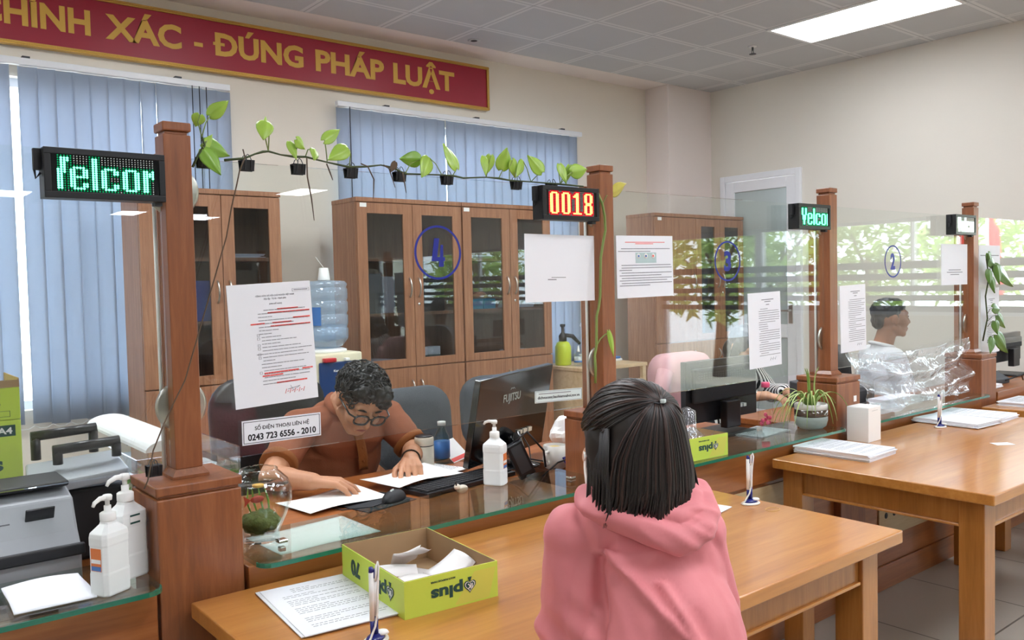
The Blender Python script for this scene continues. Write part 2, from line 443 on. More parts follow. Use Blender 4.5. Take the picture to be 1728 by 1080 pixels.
# ------------------------------------------------------------------ ceiling lamps and fittings
LP = [(4.15, 3.22, 'added unseen ceiling light panel over the desk of window three'), (.55, 3.22, 'added unseen ceiling light panel over the fish tank and left desks'), (2.95, -.38, 'added unseen ceiling light panel above the public side in the middle'), (2.95, -2.2, 'added unseen ceiling light panel above the middle of the public side, second row'),  # unseen panels added to brighten the back wall and the room
      (5.95, 3.22, 'rectangular white ceiling light panel glowing near the right wall'),
      (2.35, 3.22, 'added unseen ceiling light panel over the desks behind the counter'),  # unseen panels from here to the far hall ones, added for illumination
      (-1.25, 3.22, 'added unseen ceiling light panel above the far left of the staff area'),
      (4.75, -.38, 'added unseen ceiling light panel above the public side near the right wall'),
      (1.15, -.38, 'added unseen ceiling light panel above the public side by the window number four'),
      (-2.45, -.38, 'added unseen ceiling light panel above the far left of the public side'),
      (4.75, -3.98, 'added unseen ceiling light panel in the second row of the public hall, right'),
      (1.15, -3.98, 'added unseen ceiling light panel in the second row of the public hall, left'),
      (7.35, -11.38, 'far ceiling light panel of the hall mirrored above the form poster'),
      (7.75, -18.0, 'far ceiling light panel of the hall mirrored beside the tall left post'),
      (5.75, -17.2, 'far ceiling light panel of the hall mirrored under the left green display'),
      (2.85, -13.98, 'far ceiling light panel of the hall mirrored at the left picture edge')]
for x, y, lab in LP:
    t = thing('ceiling_light', lab, 'ceiling light', (x, y, ZC), 0, 'ceiling light panels')
    MB().box(-.275, -.575, -.010, .275, .575, -.004).build('diffuser', 'lampdim' if (x, y) == (5.95, 3.22) else 'lamp', t)
    f = MB().box(-.3, -.6, -.012, -.276, .6, -.001).box(.276, -.6, -.012, .3, .6, -.001).box(-.276, -.6, -.012, .276, -.576, -.001).box(-.276, .576, -.012, .276, .6, -.001)
    f.build('frame', 'white', t)

# ceiling fittings
t = thing('sprinkler', 'small brass sprinkler head hanging from the ceiling left of the lit panel', 'sprinkler', (5.956, 4.156, ZC))
MB().lathe([(.035, -.001), (.033, -.006), (.012, -.008)], n=20).build('escutcheon', 'white', t)
b = MB().cyl((0, 0, -.009), (0, 0, -.035), .008, n=10).cyl((-.012, 0, -.06), (-.008, 0, -.03), .003, n=6).cyl((.012, 0, -.06), (.008, 0, -.03), .003, n=6)
b.lathe([(.001, -.06), (.028, -.062), (.028, -.065), (.001, -.066)], n=16); b.build('head', 'darkgrey', t)
t = thing('cable_outlet', 'round cable hole with rim in the ceiling above the banner end', 'cable outlet', (4.002, 5.30, ZC))
MB().lathe([(.05, -.001), (.05, -.005), (.028, -.006)], n=24).build('rim', 'ceil', t); MB().lathe([(.026, -.0062), (.02, -.0075), (.001, -.0075)], n=20).build('hole', 'blackm', t)

# ------------------------------------------------------------------ the counter
PX = [.645, 2.014, 3.390, 4.807]
PLAB = ['tall wooden counter post nearest the camera, beside the fish bowl',
        'tall wooden counter post behind the seated woman, vine climbing it',
        'tall wooden counter post behind the potted spider plant',
        'tall wooden counter post farthest right, with the hanging dark-leaved plant']
def post(x, lab):
    t = thing('counter_post', lab, 'post', (x, 2.0, 0), 0, 'wooden posts along the counter')
    b = MB().box(-.100, -.115, 0, .100, .115, .615).box(-.094, -.095, .615, .094, .093, .970).box(-.090, -.091, .970, .090, .090, .977)
    b.build('pedestal', 'post', t, bevel=.004)
    MB().box(-.096, -.097, .977, .096, .095, .9975).build('pedestal_cap', 'post', t, bevel=.003)
    c = MB(); h0, h1, z0, z1, z2 = .041, .031, .998, 1.004, 1.018
    vs = [(-h0, -h0, z0), (h0, -h0, z0), (h0, h0, z0), (-h0, h0, z0), (-h0, -h0, z1), (h0, -h0, z1), (h0, h0, z1), (-h0, h0, z1), (-h1, -h1, z2), (h1, -h1, z2), (h1, h1, z2), (-h1, h1, z2)]
    c.add(vs, [(3, 2, 1, 0), (8, 9, 10, 11)] + [(i, (i + 1) % 4, 4 + (i + 1) % 4, 4 + i) for i in range(4)] + [(4 + i, 4 + (i + 1) % 4, 8 + (i + 1) % 4, 8 + i) for i in range(4)])
    c.build('collar', 'post', t)
    MB().box(-.0305, -.0305, 1.018, .0305, .0305, 1.774).box(-.025, -.025, 1.774, .025, .025, 1.782).build('shaft', 'post', t, bevel=.002)
    MB().box(-.032, -.032, 1.782, .032, .032, 1.802).build('finial', 'post', t, bevel=.003)
    MB().box(-.026, .048, .999, .026, .074, 1.74).build('rear_strip', 'post', t, bevel=.002)
    MB().tube([(-.036, .036, 1.0), (-.036, .036, 1.62)], .0045, 8).build('cable', 'white', t)  # white tube imitating the bright glass edge beside the post
    if x > 3 and x < 4: MB().box(.040, -.0968, .885, .062, -.0952, .91).build('sticker', 'paper2', t)
    for z_ in (1.157, 1.652):
        MB().lathe([(.058, 0), (.058, .006), (.052, .008), (.001, .008)], n=36, M=Matrix.Translation((0, .0145, z_)) @ Matrix.Rotation(PI / 2, 4, 'X')).build('glass_clamp', 'steel', t)
    return t
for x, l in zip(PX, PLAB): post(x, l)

BAYS = [(-1.2, PX[0]), (PX[0], PX[1]), (PX[1], PX[2]), (PX[2], PX[3]), (PX[3], 6.45)]
ct = thing('counter', 'long reddish brown wooden service counter running between the posts', 'counter', (0, 1.9, 0))
for k, (a, c) in enumerate(BAYS):
    a2 = a + .102 if k else a; c2 = c - .102 if k < 4 else c
    b = MB().box(a2, .0, .642, c2, .034, .782).box(a2, .016, .11, c2, .034, .642).box(a2, .006, 0, c2, .034, .11)
    b.build('front_panel', 'counter', ct, bevel=.002)
for a, c in ((.95, 1.72), (2.2, 2.98), (3.655, 4.55)):
    b = MB().box(a, .010, .235, c, .0155, .625); b.build('inset_panel', 'cream', ct)
    for i in range(3):
        xx = c - .12 - .1 * i if a < 3 else a + .06 + .075 * i
        MB().lathe([(.014, 0), (.014, .001), (.001, .0012)], n=14, M=Matrix.Translation((xx, .0099, .50 if a < 3 else .335)) @ Matrix.Rotation(PI / 2, 4, 'X')).build('cable_hole', 'blackm', ct)
def desk(a, c, lab, yb=.43):
    t = thing('desk', lab, 'desk', ((a + c) / 2, 2.32, 0), 0, 'clerk desks behind the counter')
    h = (c - a) / 2
    MB().box(-h, -.38, .712, h, yb, .740).build('worktop', 'counter', t, bevel=.003)
    MB().box(-h + .01, -.32, 0, -h + .035, yb - .05, .711).build('side_panel', 'counter', t); MB().box(h - .035, -.32, 0, h - .01, yb - .05, .711).build('side_panel', 'counter', t)
    MB().box(-h + .036, yb - .42, .2, h - .036, yb - .40, .711).build('back_panel', 'counter', t)
for (a, c), l in zip(BAYS, ('wooden desk behind the counter with the counting machine and fish tank', 'wooden desk of the man in the brown polo shirt', 'wooden desk behind the counter window numbered three', 'wooden desk behind the counter window numbered two', 'wooden desk behind the last counter window at the right edge')):
    desk(max(a + .104, -1.2), c - .104, l, .10 if a > 4.5 else .28 if a > 3 else .43)

GLAB = ['clear glass counter screen left of the nearest post', 'clear glass counter screen with the blue circled number 4', 'clear glass counter screen with the blue circled number 3',
        'clear glass counter screen with the blue circled number 2', 'clear glass counter screen at the right picture edge']
NUM = [None, ('4', 1.3615, 1.5145), ('3', 2.6845, 1.490), ('2', 3.955, 1.4885), None]
panes = []
for k, (a, c) in enumerate(BAYS):
    x0 = a + .033 if k else a; x1 = c - .033 if k < 4 else c
    t = thing('glass_screen', GLAB[k], 'glass screen', ((x0 + x1) / 2, 2.0, 1.02), 0, 'glass screens on the counter')
    h = (x1 - x0) / 2
    MB().box(-h, -.005, 0, h, .005, .706).build('pane', 'glass', t)
    panes.append(t)
    if NUM[k]:
        s, nx, nz = NUM[k]; L = Matrix.Translation((nx - (x0 + x1) / 2, -.0052, nz - 1.02))
        b = MB(); R1, R2, n = .079, .0725, 56
        vs = []
        for yy in (-.0012, 0):
            for r_ in (R1, R2):
                for j in range(n):
                    q = 2 * PI * j / n; vs.append((r_ * math.cos(q), yy, r_ * .965 * math.sin(q)))
        fs = []
        for j in range(n):
            i2 = (j + 1) % n
            fs += [(j, i2, n + i2, n + j), (2 * n + j, 3 * n + j, 3 * n + i2, 2 * n + i2), (j, 2 * n + j, 2 * n + i2, i2), (n + j, n + i2, 3 * n + i2, 3 * n + j)]
        b.add(vs, fs, L); b.build('number_ring', 'navy', t)
        if s == '4':     # open-topped figure four
            b = MB(); V = L @ Matrix.Rotation(PI / 2, 4, 'X')
            pl = ((.23, 1), (0, .20), (.56, .20), (.53, 0), (.90, 0), (.89, .20), (1, .20), (1, .345), (.88, .345), (.88, .77), (.70, .77), (.63, .345), (.41, .345), (.60, 1))
            b.prism([((x - .5) * .045, (z - .5) * .080) for x, z in pl], 0, .0012, V)
            b.build('number', 'navy', t)
        else:
            text_obj('number', s, .042, .078, 'navy', t, L, bold=.04)

SHL = [('glass shelf with the two sanitizer bottles left of the nearest post', -1.2, .542), ('glass shelf with the fish bowl under window four', .752, 1.905),
       ('glass shelf with the green box and potted plant', 2.122, 3.262), ('glass shelf beneath the crumpled plastic film under window two', 3.50, 4.66)]
for lab, a, c in SHL:
    t = thing('glass_shelf', lab, 'glass shelf', ((a + c) / 2, 1.975, .79), 0, 'glass shelves on the counter')
    h = (c - a) / 2; yf, yb, R = -.143, .14, .035
    poly = [(-h, yb), (-h, yf + R)] + [(-h + R - R * math.cos(q), yf + R - R * math.sin(q)) for q in (PI / 8, PI / 4, 3 * PI / 8, PI / 2)]
    poly += [(h - R + R * math.cos(q), yf + R - R * math.sin(q)) for q in (PI / 2, 3 * PI / 8, PI / 4, PI / 8)] + [(h, yf + R), (h, yb)]
    MB().prism(poly[::-1], 0, .0098).build('shelf_pane', 'shelfglass', t)
    # polished edge: a thin green strip following the front outline
    e = MB(); outer = poly[1:-1]; k = len(outer)
    inn = [(x * (h - .003) / h, y + .003 if y < yf + R * .5 else y) for x, y in outer]
    outer = [(x * (h + .0006) / h, y - .0006) for x, y in outer]
    vs = [(x, y, z) for z in (-.0003, .0101) for pl in (outer, inn) for x, y in pl]; fs = []
    for i in range(k - 1):
        fs += [(i, i + 1, 2 * k + i + 1, 2 * k + i), (k + i, 3 * k + i, 3 * k + i + 1, k + i + 1), (2 * k + i, 2 * k + i + 1, 3 * k + i + 1, 3 * k + i), (i, k + i, k + i + 1, i + 1)]
    e.add(vs, fs); e.build('polished_edge', 'glassedge', t)
    for xx in (-h + .11, h - .07):
        q = MB().box(xx - .012, -.012, .0102, xx + .012, .012, .018).box(xx - .008, -.008, -.012, xx + .008, .008, -.0005)
        q.build('bracket', 'chrome', t, bevel=.002)

# ------------------------------------------------------------------ customer tables
def table(x0, x1, y0, y1, lab):
    cx, cy = (x0 + x1) / 2, (y0 + y1) / 2; hx, hy = (x1 - x0) / 2, (y1 - y0) / 2
    t = thing('table', lab, 'table', (cx, cy, 0), 0, 'wooden writing tables in front of the counter')
    MB().box(-hx, -hy, .705, hx, hy, .740).build('tabletop', 'table', t, bevel=.004, seg=3)
    i, l = .046, .08
    for sx in (-1, 1):
        for sy in (-1, 1):
            xa, ya = sx * (hx - i), sy * (hy - i - (.0 if sy < 0 else -.03))
            xb, yb = xa - sx * l, ya - sy * l
            MB().box(min(xa, xb), min(ya, yb), 0, max(xa, xb), max(ya, yb), .7045).build('leg', 'tableleg', t, bevel=.003)
    q = i + l
    for sy in (-1, 1):
        y_ = sy * (hy - i - .012)
        MB().box(-hx + q + .001, min(y_, y_ - sy * .02), .618, hx - q - .001, max(y_, y_ - sy * .02), .7045).build('apron', 'tableleg', t)
        MB().box(-hx + q + .001, min(y_ + sy * .008, y_ - sy * .02), .608, hx - q - .001, max(y_ + sy * .008, y_ - sy * .02), .6178).build('bead', 'table', t, bevel=.003)
    for sx in (-1, 1):
        x_ = sx * (hx - i - .012)
        MB().box(min(x_, x_ - sx * .02), -hy + q + .001, .618, max(x_, x_ - sx * .02), hy - q + .029, .7045).build('apron', 'tableleg', t)
        MB().box(min(x_ + sx * .008, x_ - sx * .02), -hy + q + .001, .608, max(x_ + sx * .008, x_ - sx * .02), hy - q + .029, .6178).build('bead', 'table', t, bevel=.003)
    return t
table(.607, 2.226, 1.0975, 1.882, 'varnished wooden table with the green paper box, woman leaning on it')
table(2.772, 4.39, 1.083, 1.868, 'varnished wooden table with the white carton, right of the woman')
table(4.60, 6.20, 1.083, 1.86, 'varnished wooden table cut off by the right picture edge')

# ------------------------------------------------------------------ filing cupboards
def handle(z0, z1, x):
    b = MB(); n = 10; pts = []
    for i in range(n + 1):
        q = i / n; pts.append((x, -.004 - .026 * math.sin(PI * q) ** .7, z0 + (z1 - z0) * q))
    b.tube(pts, [.006] * (n + 1), 8, flat=1.0); return b
def cupboard(x0, x1, lab, doors, tagx=None, yf=5.0):
    t = thing('filing_cupboard', lab, 'cupboard', (x0, yf, 0), 0, 'walnut filing cupboards along the back wall')
    W = x1 - x0; D = .34; H = 2.02
    b = MB().box(0, .02, 0, .018, D, 1.99).box(W - .018, .02, 0, W, D, 1.99).box(.018, D - .012, 0, W - .018, D, 1.99).box(.018, .02, 0, W - .018, D - .012, .06)
    b.box(.018, .02, .86, W - .018, D - .012, .878)
    b.build('carcass', 'cab', t)
    MB().box(-.004, -.002, 1.99, W + .004, D, H).build('top_board', 'cab', t, bevel=.003)
    for z_ in (1.222, 1.598): MB().box(.0185, .03, z_, W - .0185, D - .0125, z_ + .022).build('shelf', 'cab', t)
    for (a, c, kind, hs) in doors:
        a -= x0; c -= x0; z0, z1 = .872, 1.985
        d = None
        if kind == 'glass':
            s = .074
            d = MB().box(a, 0, z0, a + s, .019, z1).box(c - s, 0, z0, c, .019, z1).box(a + s, 0, z0, c - s, .019, z0 + .055).box(a + s, 0, z1 - .07, c - s, .019, z1).build('glazed_door', 'cab', t, bevel=.0015)
            MB().box(a + s - .001, .009, z0 + .054, c - s + .001, .013, z1 - .069).build('door_pane', 'cabglass', d)
        else:
            d = MB().box(a, 0, z0, c, .019, z1).build('solid_door', 'cab', t, bevel=.0015)
        hx = a + .035 if hs < 0 else c - .035
        handle(1.35, 1.48, hx).build('handle', 'steel', d)
        if hs < 0 or kind != 'glass': MB().lathe([(.011, 0), (.011, .006), (.001, .007)], n=16, M=Matrix.Translation((hx, .0, 1.30)) @ Matrix.Rotation(PI / 2, 4, 'X')).build('lock', 'chrome', d)
        l = MB().box(a, 0, .03, c, .019, .864).build('lower_door', 'cab', t, bevel=.0015)
        handle(.69, .775, hx).build('handle', 'steel', l)
        if hs < 0: MB().lathe([(.011, 0), (.011, .006), (.001, .007)], n=16, M=Matrix.Translation((hx, .0, .61)) @ Matrix.Rotation(PI / 2, 4, 'X')).build('lock', 'darkgrey', l)
    if tagx: MB().box(tagx - x0, -.0025, 1.955, tagx - x0 + .05, -.0005, 1.982).build('paper_tag', 'paper2', t)
    return t
cupboard(1.41, 2.246, 'walnut filing cupboard half hidden by the nearest post', [(1.412, 1.874, 'glass', 1), (1.878, 2.244, 'glass', -1)])
cupboard(2.775, 3.621, 'walnut filing cupboard beside the water dispenser, rolls inside', [(2.778, 3.205, 'glass', 1), (3.209, 3.619, 'glass', -1)], 2.80)
cupboard(3.632, 4.478, 'walnut filing cupboard with blue tissue boxes inside', [(3.635, 4.068, 'glass', 1), (4.072, 4.476, 'glass', -1)], 3.645)
cupboard(5.703, 6.982, 'walnut filing cupboard with a solid left door, nearest the office door', [(5.706, 6.262, 'solid', 1), (6.266, 6.612, 'glass', 1), (6.616, 6.979, 'glass', -1)], 5.74)

# ------------------------------------------------------------------ banner
t = thing('banner', 'long red slogan banner with gold letters and gold frame above the windows', 'banner', (2.0, 5.66, 2.87))
bx0, bx1 = -3.0, 2.412
MB().box(bx0 + .02, -.002, .02, bx1 - .02, .03, .335).build('panel', 'red', t)
f = MB()
for z0 in (0, .333): f.box(bx0, -.014, z0, bx1, .034, z0 + .022)
f.box(bx0, -.014, .0221, bx0 + .022, .034, .3329).box(bx1 - .022, -.014, .0221, bx1, .034, .3329)
for z0 in (.006, .339):
    f.tube([(bx0, -.015, z0 + .005), (bx1, -.015, z0 + .005)], .004, 6)
f.build('frame', 'gold', t, bevel=.002)
base, capz = .112, .148
for wd, xa, xb, top, bot in (('CHÍNH', .765, 1.363, .935 + .02, 0), ('XÁC', 1.446, 1.905, .935, 0), ('-', 1.985, 2.042, None, None), ('ĐÚNG', 2.110, 2.753, .935, 0), ('PHÁP', 2.847, 3.412, .935, 0), ('LUẬT', 3.492, 4.063, 1, 1)):
    k = capz / .682
    if wd == '-': zc, hh = base + .36 * capz, .026
    elif wd == 'LUẬT': zc, hh = base + (.942 - .207) / 2 * k, (.942 + .207) * k
    else: zc, hh = base + (.874) / 2 * k, .884 * k
    text_obj('lettering', wd, xb - xa, hh, 'goldl', t, Matrix.Translation(((xa + xb) / 2 - 2.0, -.0025, zc)), bold=.035, ext=.002)

# ------------------------------------------------------------------ vertical blinds
def blind(name_lab, x0, x1, ztop, zbot, gap=None, cords=(), br=()):
    t = thing('vertical_blind', name_lab, 'blind', (x0, 5.625, zbot), 0, 'blue grey vertical blinds')
    MB().box(0, -.022, ztop - zbot + .005, x1 - x0, .022, ztop - zbot + .045).build('headrail', 'white_pvc', t, bevel=.004)
    s = MB(); x = x0 + .05; rnd = random.Random(int(x0 * 100) + 5)
    while x < x1 - .03:
        a = -math.radians(rnd.uniform(6, 14)) if rnd.random() < .5 else math.radians(rnd.uniform(4, 12)); wd = .0495
        if gap and abs(x - gap) < .05: x += .048
        dx, dy = wd * math.cos(a), wd * math.sin(a); zb = rnd.uniform(0, .02)
        c1 = rnd.uniform(.006, .012)
        def fn(u, v, x=x, dx=dx, dy=dy, zb=zb, c1=c1):
            q = 2 * u - 1; b_ = c1 * (1 - q * q)
            return (x - x0 + dx * q, dy * q + b_ + .004 * math.sin(v * 5 + x * 9) * (1 - v), zb + v * (ztop - zbot - zb))
        s.sheet(fn, 6, 8, .0012); x += .0955
    s.build('slats', 'blind', t)
    if cords:
        c = MB()
        for q in cords: c.tube([(q - x0, -.06, ztop - zbot), (q - x0, -.062, .9), (q - x0 + .01, -.06, .35)], .003, 6)
        c.build('cord', 'blackm', t)
    ch = MB(); n = int((x1 - x0) / .0955)
    for i in range(0, n):
        xa = .05 + i * .0955; ch.tube([(xa, -.02, .006), (xa + .03, -.021, -.012), (xa + .065, -.021, -.012), (xa + .095, -.02, .006)], .0022, 5)
    ch.build('bottom_chain', 'white', t)
    for q in br: MB().box(q - x0 - .02, -.02, ztop - zbot + .046, q - x0 + .02, .06, ztop - zbot + .056).build('bracket', 'darkgrey', t)
blind('blue grey vertical blind behind the left green display', -.62, 2.195, 2.742, .655, .93, (1.93, 1.975, 2.02), (1.0, 1.86))
blind('blue grey vertical blind above the twin cupboards', 2.985, 5.43, 2.735, .66, None, (3.06,), (3.4, 4.25, 5.2))

# ------------------------------------------------------------------ outside, seen mirrored in the counter glass
MAT['leafout'] = mat('tree_leaf', '#9dbb62', .5, var=.3, vscale=3)
MAT['bark'] = mat('bark', '#5b4a3a', .8, bump=.4)
MAT['ground'] = mat('paving', '#b5b0a6', .7, var=.1)
struct(MB().box(7.25, -8.9, -.14, 40, 20, -.02).box(-20, 6.05, -.14, 7.2, 24, -.02).build('ground', 'ground'))
def tree(x, y, h, r, lab, n=1500, seed=1):
    t = thing('tree', lab, 'tree', (x, y, -.02), 0, 'trees outside the glazing')
    R = random.Random(seed); tb = MB(); tb.tube([(0, 0, 0), (.05, .03, h * .35), (-.03, .06, h * .7)], [.11, .08, .04], 9)
    for k in range(6):
        a = k * 1.05 + seed; tb.tube([(.03, .03, h * (.32 + .05 * k)), (r * .6 * math.cos(a), r * .6 * math.sin(a), h * (.5 + .06 * k))], [.045, .015], 6)
    tb.build('trunk', 'bark', t)
    f = MB()
    for k in range(n):
        a, b_ = R.uniform(0, 2 * PI), R.uniform(-1, 1); q = R.uniform(.35, 1) ** .5; c_ = math.sqrt(1 - b_ * b_)
        lump = 1 + .25 * math.sin(3 * a + seed) + .2 * math.cos(5 * b_ * 2 + seed)
        p = Vector((r * q * lump * c_ * math.cos(a), r * q * lump * c_ * math.sin(a), h * .66 + h * .38 * q * b_))
        M = Matrix.Translation(p) @ Euler((R.uniform(-1, 1), R.uniform(-1, 1), R.uniform(0, 6.3))).to_matrix().to_4x4()
        L = R.uniform(.09, .16); W_ = L * .32
        f.add([(-L, 0, 0), (-.2 * L, -W_, .02), (L, 0, -.03), (-.2 * L, W_, .02)], [(0, 1, 2), (0, 2, 3)], M)
    f.build('foliage', 'leafout', t)
tree(10.4, -3.9, 2.7, 1.0, 'bushy green tree outside the glass door', 900, 1)
tree(12.8, -2.9, 2.6, 1.05, 'leafy tree outside, mirrored in the glass around the circled number 2', 800, 4)
tree(15.6, -2.5, 2.7, 1.05, 'rounded green tree outside, mirrored left of the farthest right post', 800, 7)
tree(14.6, -5.6, 3.0, 1.2, 'far green tree outside, mirrored before the office door', 700, 9)
tree(17.6, .6, 2.6, 1.1, 'far green tree outside beside the red flags', 600, 12)
MAT['flag'] = mat('flag_red', '#d8303a', .6)
for x, y, lab in ((11.6, -.98, 'red flag on a pole outside, nearer the trees'), (12.6, -1.02, 'red flag on a pole outside at the right picture edge')):
    t = thing('flag', lab, 'flag', (x, y, -.02), 0, 'red flags outside')
    MB().cyl((0, 0, 0), (0, 0, 2.4), .015, n=10).build('pole', 'white', t)
    MB().sheet(lambda u, v: (.02 + .03 * math.sin(6 * u), .22 * u * (1 - .5 * v * .6), 2.3 - 1.0 * (1 - v) - .25 * u), 10, 6, .004).build('cloth', 'flag', t)

# ------------------------------------------------------------------ LED displays
GL = {'e': ['', '', '', '', '.####.', '##..##', '##..##', '##..##', '######', '##....', '##....', '##..##', '##..##', '.####.'],
      'l': ['##'] * 14, 'c': ['', '', '', '', '.####.', '##..##', '##..##', '##....', '##....', '##....', '##....', '##..##', '##..##', '.####.'],
      'o': ['', '', '', '', '.####.', '##..##', '##..##', '##..##', '##..##', '##..##', '##..##', '##..##', '##..##', '.####.'],
      'm': ['', '', '', '', '##.#', '####', '####', '##.#', '##..', '##..', '##..', '##..', '##..', '##..'],
      'w': ['.###', '.###', '.##.', '.##.', '.##.', '###.', '###.', '##..', '##..', '##..', '##..', '##..', '##..', '##..'],
      'V': ['##..##', '##..##', '##..##', '##..##', '##..##', '##..##', '.####.', '.####.', '.####.', '.####.', '..##..', '..##..', '..##..', '..##..'],
      '0': ['.####.'] + ['##..##'] * 12 + ['.####.'],
      '1': ['..##..', '.###..', '####..', '..##..', '..##..', '..##..', '..##..', '..##..', '..##..', '..##..', '..##..', '..##..', '..##..', '######'],
      '8': ['.####.', '##..##', '##..##', '##..##', '##..##', '##..##', '.####.', '.####.', '##..##', '##..##', '##..##', '##..##', '##..##', '.####.']}
MAT['ledg'] = emit_mat('green_led', '#59ffb4', 4.5)
MAT['ledr'] = emit_mat('red_led', '#ffab52', 4.5)
MAT['ledr2'] = emit_mat('deep_red_led', '#ff2238', 1.4)
MAT['ledg2'] = emit_mat('dim_green_led', '#0aa564', .8)
MAT['ledoff'] = mat('led_lens', '#c9d2d0', .3)
MAT['ledw'] = emit_mat('reflection_washed_led', '#d8fff0', 2.2)  # pale glow stands in for window reflections washing out the display
MAT['screenblk'] = mat('display_window', '#07090b', .12)
def display(x0, z0, lab, glyphs, on, dim, group='LED displays on the posts', film=False):
    Wd, Hd, D = .237, .102, .05
    t = thing('led_display', lab, 'LED display', (x0 + Wd / 2, 1.93, z0), 0, group)
    h = Wd / 2; m_ = .013
    b = MB().box(-h, .004, 0, h, D, Hd).box(-h, 0, 0, h, .0039, m_).box(-h, 0, Hd - m_, h, .0039, Hd).box(-h, 0, m_, -h + m_, .0039, Hd - m_).box(h - m_, 0, m_, h, .0039, Hd - m_)
    b.build('housing', 'black', t, bevel=.0012)
    MB().box(-h + m_, .0025, m_, h - m_, .0038, Hd - m_).build('display_window', 'screenblk', t)
    k = MB().box(-h - .014, .022, Hd - .045, -h - .0005, .036, Hd - .002); k.tube([(-h - .012, .03, Hd - .045), (-h - .010, .03, Hd - .062), (-h - .001, .03, Hd - .05)], .0025, 6)
    k.build('hook_bracket', 'blackm', t)
    MB().box(h - .02, .014, -.008, h - .004, .036, -.0005).build('cable_plug', 'darkgrey', t)
    cols, rows = 32, 16; grid = [[0] * cols for _ in range(rows)]
    for g, c0 in glyphs:
        for r_, line in enumerate(GL[g]):
            for c_, ch in enumerate(line):
                if ch == '#' and 0 <= c0 + c_ < cols: grid[r_ + 1][c0 + c_] = 1
    px, pz = (Wd - 2 * m_ - .026) / (cols - 1), .0047
    bo, bf, bd = MB(), MB(), MB(); zc = Hd / 2
    for r_ in range(rows):
        for c_ in range(cols):
            cx, cz = -h + m_ + .013 + c_ * px, zc + (7.5 - r_) * pz
            lit = grid[r_][c_]
            near = any(0 <= r_ + i < rows and 0 <= c_ + j < cols and grid[r_ + i][c_ + j] for i in (-1, 0, 1) for j in (-1, 0, 1))
            rr = .0023 if lit else (.0015 if near else .0012)
            vs = [(cx + rr * math.cos(a * PI / 4), y_, cz + rr * math.sin(a * PI / 4)) for y_ in (.0012, .0024) for a in range(8)]
            (bo if lit else bd if near else bf).add(vs, [tuple(range(8)), tuple(range(15, 7, -1))] + [(i, (i + 1) % 8, 8 + (i + 1) % 8, 8 + i) for i in range(8)])
    bo.build('lit_dots', on, t); bd.build('glow_dots', dim, t); bf.build('unlit_dots', 'ledoff', t)
    return t
display(.367, 1.6175, 'black LED display with green letters, on the nearest post', [('w', 0), ('e', 4), ('l', 11), ('c', 14), ('o', 21), ('m', 28)], 'ledg', 'ledg2')
display(1.703, 1.6145, 'black LED display with red digits 0018', [('0', 1), ('0', 9), ('1', 17), ('8', 25)], 'ledr', 'ledr2')
display(3.066, 1.6185, 'black LED display with green letters, right of the number 3', [('V', 0), ('e', 7), ('l', 14), ('c', 17), ('o', 24), ('m', 31)], 'ledg', 'ledg2')
display(4.475, 1.623, 'washed-out pale LED display on the farthest right post', [('V', 0), ('e', 7), ('l', 14), ('c', 17), ('o', 24), ('m', 31)], 'ledw', 'ledw')

# ------------------------------------------------------------------ papers taped to the glass
def lines(mb, x0, x1, z, h, R, gap=.003, indent=0.):
    x = x0 + indent
    while x < x1 - .004:
        l = min(R.uniform(.004, .016), x1 - x); mb.box(x, -.0009, z, x + l, -.0001, z + h); x += l + gap * R.uniform(.5, 1.2)
def poster(name, lab, cx, cz, w_, h_, ang, y=1.9925, group='papers taped to the glass screens', mm='paper', cat='poster', name_sheet='sheet'):
    t = thing(name, lab, cat, (cx, y, cz), 0, group); t.rotation_euler = (0, -ang, 0)
    MB().box(-w_ / 2, 0, -h_ / 2, w_ / 2, .0014, h_ / 2).build(name_sheet, mm, t)
    return t
def T(x, z): return Matrix.Translation((x, -.0002, z))
R = random.Random(5)
t = poster('form_poster', 'white application form with red handwriting taped right of the nearest post', .8669, 1.2889, .215, .297, .045)
g, rd, dk = MB(), MB(), MB()
text_obj('heading', 'CỘNG HÒA XÃ HỘI CHỦ NGHĨA VIỆT NAM', .100, .0062, 'print', t, T(.012, .118), .01, .0003)
text_obj('heading', 'Độc lập - Tự do - Hạnh phúc', .058, .0060, 'print', t, T(.012, .110), .01, .0003)
text_obj('heading', 'ĐƠN ĐỀ NGHỊ', .033, .0058, 'print', t, T(.012, .098), .02, .0003)
z_ = .082
for i, (a, c, red) in enumerate([(-.02, .09, 0), (-.035, .1, 0), (-.035, .0, 0), (-.035, .1, 0), (-.04, .06, 0), (-.035, .1, 0), (-.035, .02, 0), (-.035, .0, 0), (-.03, .02, 0), (-.03, .06, 0), (-.03, .02, 0), (-.03, .07, 0), (-.03, .1, 0), (-.045, .08, 0), (-.03, .09, 0), (-.03, .0, 0), (-.035, .08, 0), (-.035, .02, 0), (-.03, .08, 0), (-.03, .09, 0), (-.03, .09, 0), (-.035, .05, 0), (-.035, .05, 0)]):
    lines(g, a, c, z_ - i * .0082, .0016, R, .0016)
for a, c, z0 in ((.015, .07, .082), (-.01, .1, .074), (.055, .1, .058), (-.055, -.02, .049), (.0, .05, .049), (-.005, .1, .041), (-.03, .06, -.0725), (-.035, .02, -.079), (.07, .098, -.071), (.0, .085, -.099)):
    lines(rd, a, c, z0, .0034, R, .0008)
for k in range(9): rd.tube([(.02 + .006 * k, -.0006, -.127 + .004 * (k % 2)), (.024 + .006 * k, -.0006, -.121 + .005 * ((k + 1) % 2))], .0006, 5)
dk.tube([(.035, -.0006, -.108), (.042, -.0006, -.121), (.06, -.0006, -.112), (.028, -.0006, -.117)], .0005, 5)
